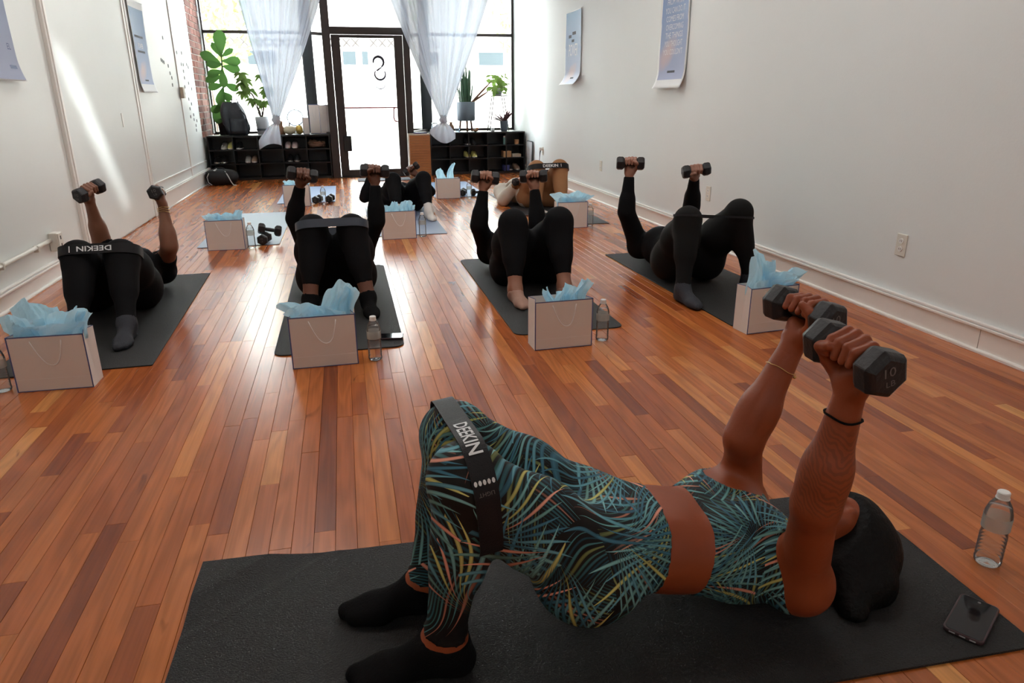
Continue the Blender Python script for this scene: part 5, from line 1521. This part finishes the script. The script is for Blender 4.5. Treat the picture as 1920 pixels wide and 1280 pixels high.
carton('cardboard_box', (2.45, YF + .02, Z1), (2.575, YF + .2, Z1 + .095), MAT['card'], 'small brown cardboard box in the middle row of the right rack')
carton('cardboard_box', (2.60, YF + .05, Z1), (2.74, YF + .2, Z1 + .045), MAT['wood_lt'], 'flat pale box beside the small cardboard box')
carton('blue_box', (2.46, YF + .02, Z0), (2.545, YF + .2, Z0 + .085), MAT['bluebox'], 'dark blue box in the bottom row of the right rack')
carton('small_box', (2.64, YF + .03, Z2), (2.70, YF + .1, Z2 + .07), MAT['card'], 'tiny brown box in the top right cubby')
t = empty('tumbler', (2.475, YF + .06, Z2)); MB().lathe([(.018, 0), (.021, .01), (.022, .10), (.017, .11)], 16).build('body', MAT['teal'], t, smooth=True); MB().lathe([(.018, .108), (.018, .125), (.012, .13)], 16).build('lid', MAT['cap'], t, smooth=True)
tag(t, 'small teal tumbler in the top row of the right rack', 'bottle')
# slatted cabinet by the door
t = empty('slatted_cabinet', (1.108, 11.06, 0))
MB().box((-.15, .01, 0), (.15, .215, .615)).build('carcass', MAT['wood_lt'], t, bevel=.003)
MB().box((-.16, 0, .612), (.16, .222, .632)).build('top', MAT['wood_lt'], t, bevel=.003)
for k in range(16):
    z0 = .012 + k * .0375
    MB().box((-.152, -.004, z0), (.158, .012, z0 + .0355)).build('slat', MAT['wood'], t, bevel=.0015)
    MB().box((-.160, .014, z0), (-.149, .11, z0 + .0345)).build('slat', MAT['wood_lt'], t, bevel=.0015)
    MB().box((-.160, .114, z0), (-.149, .21, z0 + .0345)).build('slat', MAT['wood_lt'], t, bevel=.0015)
tag(t, 'orange wood slatted cabinet beside the shop door', 'cabinet')

# ================================================================== gym bag on the floor, backpack on the rack
t = empty('gym_bag', (-1.70, 10.80, 0))
def duff(u, v):
    a = 2 * PI * u; q = 2 * v - 1; e = (1 - abs(q) ** 4) ** .4
    sx = math.copysign(abs(math.cos(a)) ** .75, math.cos(a)); sz = math.copysign(abs(math.sin(a)) ** .75, math.sin(a))
    return (.225 * q, .13 * sx * e, .115 + .112 * sz * e * (1 - .15 * max(0, q)) - .01)
MB().grid(duff, 20, 18, closed_u=True).build('shell', MAT['nylon'], t, smooth=True)
MB().tube([(-.15, -.10, .17), (-.175, -.135, .12), (-.165, -.140, .05), (-.12, -.145, .012)], .005, 6).build('piping', MAT['grey_str'], t, smooth=True)
MB().tube([(.06, -.09, .19), (.10, -.135, .13), (.13, -.15, .06), (.16, -.165, .010), (.20, -.17, .006)], .008, 6).build('shoulder_strap', MAT['grey_str'], t, smooth=True)
MB().tube([(-.1, -.02, .21), (-.06, -.03, .235), (0, -.03, .24), (.05, -.02, .215)], .009, 6).build('handle', MAT['nylon'], t, smooth=True)
MB().grid(lambda u, v: (-.11 + .07 * u, -.09 + .07 * v, .195 + .03 * math.sin(3 * u) - .03 * (1 - v) + .012 * math.sin(7 * v)), 6, 5).build('towel', MAT['white_print'], t, smooth=True, solid=.004)
MB().grid(lambda u, v: (-.04 + .08 * u, -.10 + .08 * v, .190 + .025 * math.sin(3 * u + 1) - .03 * (1 - v)), 6, 5).build('towel', MAT['teal'], t, smooth=True, solid=.004)
tag(t, 'black gym bag with grey strap on the floor below the left rack', 'bag')
t = empty('backpack', (-1.50, 11.48, .635))
def bpk(u, v):
    a = 2 * PI * u; e = (1 - max(0, v - .55) ** 2 * 3.2) ** .5 * (.75 + .25 * min(1, v * 6))
    sx = math.copysign(abs(math.cos(a)) ** .6, math.cos(a)); sy = math.copysign(abs(math.sin(a)) ** .6, math.sin(a))
    return (.175 * sx * e - .06 * v * (v > .3), .12 * sy * e, .46 * v + .01 * math.sin(9 * u * 6.28 + 4 * v) * e)
MB().grid(bpk, 22, 14, closed_u=True).build('shell', MAT['jacket'], t, smooth=True)
def pk(u, v):
    a = PI * u + PI; return (.12 * math.cos(a) + .03, -.10 + .07 * math.sin(a), .03 + .21 * v)
MB().grid(pk, 12, 4).build('pocket', MAT['jacket'], t, smooth=True, solid=.01)
MB().tube([(.08, -.10, .36), (.14, -.13, .28), (.17, -.12, .15), (.16, -.10, .02)], .011, 6).build('strap', MAT['jacket'], t, smooth=True)
MB().tube([(-.05, 0, .45), (-.03, 0, .50), (.03, 0, .50), (.05, 0, .45)], .008, 6).build('top_loop', MAT['nylon'], t, smooth=True)
tag(t, 'dark slate backpack slumped on the left rack under the fig leaves', 'backpack')

# ================================================================== plants
def leaf_geo(mb, base, tip, width, up, curl=.25, n=7, prof=None):
    base, tip = Vector(base), Vector(tip); ax = tip - base; L_ = ax.length; ax.normalize()
    up = Vector(up); sd = ax.cross(up)
    if sd.length < 1e-4: sd = ax.orthogonal()
    sd.normalize(); nn = sd.cross(ax).normalized()
    vs = []; fs = []
    for i in range(n + 1):
        v = i / n; w = width / 2 * (prof(v) if prof else math.sin(PI * min(1, v * .92 + .04)) ** .8)
        c = base + ax * L_ * v - nn * curl * L_ * v * v
        for k in (-1, 0, 1): vs.append(c + sd * w * k + nn * (.12 * w * abs(k)))
    for i in range(n):
        for k in range(2): a = i * 3 + k; fs.append((a, a + 1, a + 4, a + 3))
    mb.add(vs, fs)
def leaf(t, mat, base, tip, w, up=(0, -1, .4), curl=.2, prof=None, name='leaf'):
    b = Vector(base); mb = MB(); leaf_geo(mb, (0, 0, 0), Vector(tip) - b, w, up, curl, prof=prof)
    return mb.build(name, mat, t, smooth=True, loc=base)
fig = lambda v: (.25 + .9 * v ** 1.2) * math.sin(PI * min(1, v * .96 + .03)) ** .55 * .85
t = empty('fiddle_leaf_fig', (-1.70, 11.80, .615))
MB().lathe([(.085, 0), (.105, .02), (.12, .24), (.125, .25), (.115, .25), (.11, .22), (0, .22)], 24).build('pot', MAT['pot_k'], t, smooth=True)
MB().tube([(0, 0, .2), (.02, 0, .6), (.05, 0, 1.0), (.06, -.02, 1.22)], [.014, .012, .010, .006], 8).build('stem', MAT['bark'], t, smooth=True)
for b, tp, w in (((.06, -.02, 1.12), (.07, -.06, 1.46), .23), ((.05, 0, 1.05), (.31, -.05, 1.05), .20), ((.05, 0, .98), (.29, -.08, .93), .19), ((.05, 0, 1.0), (-.20, -.10, 1.16), .20), ((.05, 0, .92), (-.14, -.12, .86), .17),
                 ((.04, 0, .95), (.06, -.16, .70), .16), ((.04, 0, .72), (-.17, -.06, .69), .16), ((.04, 0, .74), (.24, -.08, .66), .15), ((.03, 0, .70), (-.05, -.14, .45), .17), ((.02, 0, .55), (-.10, -.16, .20), .24), ((.02, 0, .5), (.20, -.16, .24), .18), ((.03, 0, .85), (-.17, -.14, .78), .17), ((.03, 0, .62), (.12, -.18, .52), .16), ((.02, 0, .45), (-.16, -.12, .36), .17), ((.05, 0, 1.0), (-.12, -.18, 1.0), .18), ((.05, 0, 1.1), (.22, -.02, 1.22), .12), ((.05, 0, 1.1), (-.05, -.02, 1.30), .12), ((.03, 0, .6), (.14, -.1, .34), .10)):
    leaf(t, MAT['leaf'], b, tp, w * 1.25, (0, -1, .5), .12, fig)
tag(t, 'tall fiddle-leaf fig in a black pot by the brick at left', 'plant')
t = empty('umbrella_plant', (-1.17, 11.72, .615))
MB().lathe([(.075, 0), (.085, .01), (.098, .19), (.102, .27), (.094, .27), (.09, .24), (0, .24)], 24).build('pot', MAT['pot_w'], t, smooth=True)
MB().lathe([(.097, .075), (.0985, .085), (.0985, .095), (.097, .1)], 24).build('pot_band', MAT['pot_g'], t, smooth=True)
q = random.Random(9)
for k in range(12):
    a = q.uniform(0, 6.28); hx, hy, hz = .17 * math.cos(a) - .06, .12 * math.sin(a), q.uniform(.45, .92)
    st = MB().tube([(0, 0, .22), (hx * .3, hy * .3, hz * .6), (hx, hy, hz)], [.008, .006, .004], 6).build('stem', MAT['bark'], t, smooth=True)
    for j in range(8):
        b = a + j * PI / 4
        leaf(st, MAT['leaf2'], (hx, hy, hz), (hx + .12 * math.cos(b), hy + .10 * math.sin(b), hz - .05 + .05 * math.sin(j * 2)), .062, (0, -.7, 1), .35)
tag(t, 'feathery green plant in a pale pot left of the first curtain', 'plant')
t = empty('snake_plant', (1.93, 11.72, .615))
for k in range(3):
    a = .5 + k * 2.09; MB().tube([(.12 * math.cos(a), .12 * math.sin(a), 0), (.09 * math.cos(a), .09 * math.sin(a), .22)], .016, 8).build('stand_leg', MAT['wood_dk'], t, smooth=True)
MB().lathe([(.125, .175), (.145, .19), (.148, .46), (.142, .462), (.136, .43), (0, .43)], 28).build('pot', MAT['pot_g'], t, smooth=True)
q = random.Random(3)
for k in range(22):
    a = k * 2.4; r0 = .085 * q.random() ** .5 + .01; ln = q.uniform(.28, .62); sp = q.uniform(.1, 1.5)
    b = (r0 * math.cos(a), r0 * math.sin(a), .42); leaf(t, MAT['leaf3'], b, (b[0] * (1 + sp) + .02 * (k % 3 - 1), b[1] * (1 + sp), .42 + ln), .058, (math.cos(a), math.sin(a), .1), .05, lambda v: (1 - v ** 3) * (.65 + .35 * v))
for tp in ((.42, -.05, .78), (.40, .02, .64)): leaf(t, MAT['wood_dk'], (.08, 0, .44), tp, .045, (0, -1, .3), .05, lambda v: (1 - v ** 3) * (.6 + .4 * v))
tag(t, 'spiky snake plant in a grey pot on three wooden legs', 'plant')
t = empty('plant_stand', (2.48, 11.86, .615))
for sx, sy in ((-.15, -.1), (.15, -.1), (-.15, .1), (.15, .1)): MB().tube([(sx * 1.05, sy, 0), (sx * .55, sy * .8, .54)], .008, 6).build('leg', MAT['frame'], t, smooth=True)
MB().lathe([(.15, .54), (.155, .545), (.155, .556), (0, .556)], 24).build('top', MAT['frame'], t, smooth=True)
MB().tube([(-.13, -.1, .26), (.13, -.1, .26)], .006, 6).build('stretcher', MAT['frame'], t, smooth=True)
tag(t, 'tall thin-legged plant stand in the right window', 'plant stand')
t = empty('pothos', (2.48, 11.86, 1.172))
MB().lathe([(.06, 0), (.075, .1), (.08, .11), (.07, .11), (.07, .09), (0, .09)], 20).build('pot', MAT['pot_w'], t, smooth=True)
q = random.Random(5)
for k in range(80):
    a, e = q.uniform(0, 6.28), q.uniform(-.7, 1.3); r0 = q.uniform(.05, .15)
    c = (r0 * math.cos(a), r0 * math.sin(a), .14 + .13 * e); leaf(t, MAT['leaf4'], c, (c[0] * 1.5 + q.gauss(0, .02), c[1] * 1.5, c[2] - .03 + q.gauss(0, .03)), .075, (math.cos(a), math.sin(a), .4), .3)
tag(t, 'bright bushy pothos on the tall stand in the right window', 'plant')
t = empty('bromeliad', (2.50, 11.50, .635))
MB().lathe([(.045, 0), (.056, .02), (.066, .15), (.070, .155), (.06, .155), (.06, .14), (0, .14)], 20).build('pot', MAT['pot_g'], t, smooth=True)
for k in range(14):
    a = k * 2.4; r0 = .07 + .10 * ((k * 7) % 5) / 4
    leaf(t, MAT['leaf_red'], (0, 0, .13), (r0 * 1.35 * math.cos(a), r0 * math.sin(a), .40 - r0 * 1.0), .05, (0, -.6, 1), .25, lambda v: (1 - v ** 2.5))
tag(t, 'small dark red bromeliad in a grey pot on the right rack', 'plant')

# ================================================================== small things on the racks
t = empty('pumpkin', (-.775, 11.50, .635))
MB().grid(lambda u, v: ((.082 + .008 * abs(math.cos(5 * PI * u * 1.0 * 2 / 2 * 2)) ) * math.sin(PI * v) ** .8 * math.cos(2 * PI * u) * (1 - .06 * math.cos(20 * PI * u)), (.082) * math.sin(PI * v) ** .8 * math.sin(2 * PI * u) * (1 - .06 * math.cos(20 * PI * u)), .065 - .065 * math.cos(PI * v) - .012 * math.exp(-((v - 1) / .12) ** 2)), 60, 14, closed_u=True).build('shell', MAT['pumpkin'], t, smooth=True)
MB().tube([(0, 0, .115), (.004, 0, .14), (.014, 0, .165)], [.014, .009, .011], 8).build('stem', MAT['bark'], t, smooth=True)
tag(t, 'cream pumpkin on the left rack beside the curtain knot', 'pumpkin')
t = empty('pumpkin', (-.635, 11.50, .635))
MB().grid(lambda u, v: (.052 * math.sin(PI * v) ** .7 * math.cos(2 * PI * u) * (1 - .06 * math.cos(16 * PI * u)), .052 * math.sin(PI * v) ** .7 * math.sin(2 * PI * u) * (1 - .06 * math.cos(16 * PI * u)), .066 - .066 * math.cos(PI * v)), 48, 12, closed_u=True).build('shell', MAT['pumpkin_g'], t, smooth=True)
MB().tube([(0, 0, .125), (.004, 0, .150)], [.010, .007], 8).build('stem', MAT['bark'], t, smooth=True)
tag(t, 'shiny gilt pumpkin next to the cream pumpkin', 'pumpkin')
t = empty('glass_globe', (-.69, 11.72, .635))
MB().lathe([(.05, 0), (.055, .01), (.03, .03), (.03, .10)], 20).build('foot', MAT['chrome'], t, smooth=True)
MB().ball((0, 0, .23), .125, 24, 16).build('globe', MAT['globe'], t, smooth=True)
MB().tube([(0, 0, .35), (0, 0, .43)], .006, 6).build('finial', MAT['gold'], t, smooth=True)
tag(t, 'clear glass globe lamp behind the pumpkins', 'globe')
t = empty('bust_figurine', (-.90, 11.52, .635)); MB().lathe([(.05, 0), (.06, .02), (.055, .09), (.03, .12), (.035, .16), (.028, .19), (0, .20)], 16).build('body', MAT['clay'], t, smooth=True); MB().lathe([(.062, .0), (.062, .012)], 16).build('foot', MAT['wood_dk'], t)
tag(t, 'small brown figurine between the curtain knot and the cream pumpkin', 'figurine')
def wbag(x, y, w, h, d, rz, label):
    b = copy_tree(BAG); b.location = (x, y, .6355); b.rotation_euler = (0, 0, rz); b.scale = (w / BW, d / BD, h / BH)
    tag(b, label, 'gift bag', 'white gift bags on the left rack')
wbag(-.535, 11.50, .085, .235, .09, .15, 'narrow white gift bag right of the gilt pumpkin on the rack'); wbag(-.40, 11.66, .15, .42, .09, -.1, 'tall white gift bag on the left rack, left of two'); wbag(-.265, 11.58, .12, .41, .09, .1, 'tall white gift bag on the left rack next to the door')
t = empty('jar', (1.385, 11.42, .635)); MB().lathe([(.048, 0), (.052, .008), (.052, .10), (.042, .115), (.042, .125)], 24).build('body', MAT['globe'], t, smooth=True); MB().lathe([(.046, .122), (.046, .145), (0, .146)], 24).build('lid', MAT['cap'], t, smooth=False); MB().lathe([(.046, .006), (.046, .08), (0, .08)], 24).build('filling', MAT['pot_w'], t, smooth=True)
tag(t, 'pale jar with white lid beside the door on the right rack', 'jar')
t = empty('open_book', (1.13, 11.17, .634), .2); MB().box((-.09, -.06, 0), (.09, .06, .012)).build('cover', MAT['bluebox'], t, bevel=.002); MB().box((-.085, -.056, .012), (.085, .056, .02)).build('pages', MAT['cap'], t, bevel=.002)
tag(t, 'book lying on the slatted cabinet by the door', 'book')
for k, (x, r_, mm, lab) in enumerate(((1.66, .05, 'clay', 'round brown vase right of the curtain knot'), (1.76, .042, 'globe', 'small clear glass vase left of the snake plant'))):
    t = empty('vase', (x, 11.55, .635)); MB().lathe([(r_ * .6, 0), (r_, r_ * .9), (r_ * .95, r_ * 1.6), (r_ * .4, r_ * 2.4), (r_ * .5, r_ * 2.8)], 20).build('body', MAT[mm], t, smooth=True); MB().lathe([(r_ * .52, r_ * 2.75), (r_ * .52, r_ * 2.9)], 20).build('rim', MAT[mm], t, smooth=True)
    tag(t, lab, 'vase')
t = empty('stone_ornament', (2.02, 11.40, .635)); MB().ball((0, 0, .018), (.045, .03, .018), 14, 8).build('stone', MAT['clay'], t, smooth=True); MB().ball((.03, 0, .048), (.022, .02, .014), 12, 8).build('stone', MAT['wood'], t, smooth=True)
tag(t, 'small stacked brown stones on the right rack edge', 'ornament')
t = empty('candle', (2.30, 11.42, .635)); MB().lathe([(.028, 0), (.03, .005), (.03, .05), (.026, .05), (.026, .04), (0, .04)], 18).build('cup', MAT['pot_w'], t, smooth=True); MB().tube([(0, 0, .04), (0, 0, .055)], .002, 5).build('wick', MAT['pot_k'], t)
tag(t, 'tiny candle cup on the right rack in front of the plant stand', 'candle')

# ================================================================== curtains
def curtain(xt0, xt1, xk, zk, tail, seed, label):
    q = random.Random(seed); ph = [q.uniform(0, 6.28) for _ in range(6)]
    t = empty('curtain', (xk, 11.12, 0))
    zt = 3.28
    def fold(u, amp, v): return amp * (math.sin(u * 2 * PI * 7 + ph[0] + .6 * v) + .5 * math.sin(u * 2 * PI * 13 + ph[1]) + .35 * math.sin(u * 2 * PI * 23 + ph[2] - v))
    def fn(u, v):      # v 0 at the knot, 1 at the top
        xl = xk - .045 + (xt0 - xk + .045) * (1 - (1 - v) ** 1.22); xr = xk + .045 + (xt1 - xk - .045) * (1 - (1 - v) ** 1.22)
        x = xl + (xr - xl) * u + .004 * math.sin(u * 40)
        a = .012 + .028 * v
        return (x - xk, fold(u, a, v) + .02, zk + (zt - zk) * v)
    MB().grid(fn, 110, 40).build('sheer_panel', MAT['curtain'], t, smooth=True)
    def kn(u, v):
        a = 2 * PI * u; r_ = .034 + .026 * math.sin(PI * v) + .006 * math.sin(5 * a + 9 * v)
        return (r_ * math.cos(a), r_ * .9 * math.sin(a) + .01, zk - .085 + .12 * v + .012 * math.sin(a * 2))
    MB().grid(kn, 22, 10, closed_u=True).build('knot', MAT['curtain'], t, smooth=True)
    x0, x1, z0, z1, sk = tail
    def tl(u, v):
        w = min(1, v * 1.5) ** .7
        x = (xk - .03) + (x0 - xk + .03) * w + ((.06) + (x1 - x0 - .06) * w) * u
        zb = z0 + (z1 - z0) * u - sk * math.sin(PI * u)
        return (x - xk, -.028 + .03 * math.sin(u * 9 + ph[3]) * v + .01 * math.sin(u * 23 + ph[4]), (zk - .06) + (zb - zk + .06) * v)
    MB().grid(tl, 40, 14).build('tail', MAT['curtain'], t, smooth=True)
    tag(t, label, 'curtain', 'knotted sheer curtains')
curtain(-1.36, .10, -.92, .875, (-1.19, -.88, .445, .50, -.05), 2, 'knotted sheer white curtain left of the door')
curtain(.55, 2.42, 1.485, .85, (1.27, 1.66, .635, .55, .10), 5, 'knotted sheer white curtain right of the door')
t = empty('curtain_rod', (.45, 11.14, 3.25)); MB().tube([(-2.35, 0, 0), (2.35, 0, 0)], .012, 10).build('rod', MAT['frame_dk'], t, smooth=True)
for sg in (-1, 1): MB().ball((sg * 2.34, 0, 0), .02, 12, 8).build('finial', MAT['frame_dk'], t, smooth=True)
tag(t, 'dark rod carrying both sheer curtains above the shop front', 'curtain rod')

# ================================================================== posters
def poster(side, y0, y1, z0, z1, mat, label, border=.03, bot=.07, top=.03, curl=.05, words=None, marks=None, ccol=None):
    """paper banner taped to a side wall; u runs left to right for a reader, v upward"""
    w, h = y1 - y0, z1 - z0
    x = XR if side > 0 else XL
    loc = (x, (y0 + y1) / 2, z0)
    t = empty('poster', loc)
    def fn(u, v, off=0.0):
        yy = (w / 2 - u) if side > 0 else (u - w / 2)
        lift = .006 + curl * max(0, 1 - v / .16) ** 2 + .010 * (u / w - .5) ** 2 * 4 * (1 if v > h * .5 else .6) + .004 * math.sin(v * 6 + u * 3)
        return (-side * (lift + off), yy, v)
    me_b = MB().grid(lambda a, b: fn(a * w, b * h), 16, 40)
    o = me_b.build('sheet', MAT['white_print'], t, smooth=True, solid=.0006)
    mb = MB().grid(lambda a, b: fn(border + a * (w - 2 * border), bot + b * (h - bot - top), .0008), 16, 40)
    me = mb.mesh('printed_image', True)
    uv = me.uv_layers.new(name='UVMap')
    co = [((i % 17) / 16, (i // 17) / 40) for i in range(len(mb.v))]
    for lp_ in me.loops: uv.data[lp_.index].uv = co[lp_.vertex_index]
    link('printed_image', me, mat, t)
    for (txt, u0, v0, hh, ww) in (words or []):
        tx = MB(); text_on(tx, txt, lambda a, b: fn(a, b, .0016), u0, v0, hh, ww); tx.build('lettering', MAT['white_print'], t)
    for (u0, v0, hh, ww, txt) in (marks or []):
        dk = MB()
        if txt: text_on(dk, txt, lambda a, b: fn(a, b, .0016), u0, v0, hh, ww)
        else: dk.add([fn(a, b, .0016) for a, b in ((u0, v0), (u0 + ww, v0), (u0 + ww, v0 + hh), (u0, v0 + hh))], [(0, 1, 2, 3)])
        dk.build('small_print', ccol or MAT['vinyl'], t)
    tag(t, label, 'poster', 'blue posters on the side walls')
PB = ((.15, .27, .50), (.33, .37, .56))
W3 = .56
lines = ['STRENGTH', "DOESN'T COME", 'FROM WHAT', 'YOU CAN DO. IT', 'COMES FROM', 'OVERCOMING', 'THE THINGS', 'YOU THOUGHT', "YOU COULDN'T"]
wds = []
for k, ln in enumerate(lines):
    ww = {8: .30, 9: .32, 10: .33, 11: .34, 12: .37, 14: .38}.get(len(ln), .34)
    wds.append((ln, W3 / 2 - ww / 2, .80 - k * .066, .046, ww))
poster(1, 5.80, 6.36, 1.205, 2.25, mat_poster(*PB, (.28, .22)), 'blue poster with white STRENGTH lettering on the right wall', words=wds, marks=[(.20, .125, .018, .15, None)])
poster(1, 8.60, 9.21, 1.28, 2.12, mat_poster((.17, .33, .55), (.38, .41, .57), (.40, .14)), 'blue POWER poster with curled foot near the right window', border=.008, bot=.01, top=.01, curl=.09, words=[('POWER', .13, .33, .14, .34)],
       marks=[(.11, .54, .035, .10, None), (.24, .57, .035, .14, None), (.22, .49, .03, .10, None), (.28, .07, .018, .13, None)])
poster(-1, 8.14, 8.72, 1.205, 2.07, mat_poster((.13, .26, .48), (.32, .39, .60), (.35, .16)), 'narrow blue poster between the wall strips on the left wall', bot=.08, top=.07, curl=.03, words=[('POWER', .2, .42, .05, .2)], marks=[(.10, .52, .02, .34, None), (.14, .38, .02, .3, None), (.24, .11, .014, .14, None)])
poster(-1, 4.72, 5.28, 1.245, 2.2, mat_poster((.20, .28, .44), (.30, .33, .48), (.2, .1)), 'blue poster cut off by the left edge of the view', border=.006, bot=.008, top=.02, curl=.03, marks=[(.46, .18, .035, .045, 'EL'), (.455, .44, .05, .05, 'O'), (.42, .07, .02, .09, None)], ccol=M('blue_ink', (.04, .07, .20), .5))

# ================================================================== wall outlets and leaning frame
def outlet(y, z, label, big=1):
    t = empty('wall_outlet', (XR, y, z))
    MB().box((-.007, -.036, -.058), (0, .036, .058)).build('face_plate', MAT['plate'], t, bevel=.003)
    for sz in (-.021, .021):
        f_ = MB().prism([(.0145 * math.cos(a * PI / 8), .016 * math.sin(a * PI / 8)) for a in range(16)], 0, .003, M=Matrix.Translation((-.0066, 0, sz)) @ Matrix.Rotation(-PI / 2, 4, 'Y')).build('socket', MAT['cap'], t)
        for sy in (-.006, .006): MB().box((-.0102, sy - .0012, sz - .004), (-.0097, sy + .0012, sz + .006)).build('slot', MAT['plate_dk'], f_)
    tag(t, label, 'outlet', 'outlets on the right wall')
    return t
outlet(3.14, .39, 'ivory wall outlet right of the tall tissue bag'); outlet(5.26, .40, 'ivory wall outlet behind the raised dumbbells at right'); outlet(7.80, .40, 'ivory wall outlet near the tan knees'); outlet(10.30, .40, 'ivory wall outlet with a plug near the shoe rack')
t = empty('plug_cord', (XR - .012, 10.30, .42)); MB().box((-.045, -.02, -.012), (0, .02, .03)).build('adapter', MAT['cap'], t, bevel=.006); MB().tube([(-.025, 0, -.01), (-.03, .005, -.05), (-.03, .02, -.12), (-.035, .06, -.25), (-.03, .1, -.405)], [.010, .008, .004, .003, .003], 8).build('cord', MAT['pot_k'], t, smooth=True)
tag(t, 'white adapter with black cord hanging down the right wall', 'cord')
t = empty('metal_frame_sign', (2.74, 10.97, 0)); 
for a, b in (((.03, .16, 0), (.05, .16, .50)), ((.03, -.16, 0), (.05, -.16, .50)), ((.05, .16, .50), (.05, -.16, .50)), ((.03, .16, .03), (.03, -.16, .03))): MB().tube([a, b], .007, 8).build('frame_bar', MAT['frame_dk'], t, smooth=True)
MB().box((.040, -.155, .03), (.043, .155, .495), M=None).build('panel', MAT['pot_w'], t)
tag(t, 'thin black metal frame leaning on the right wall by the rack', 'frame')
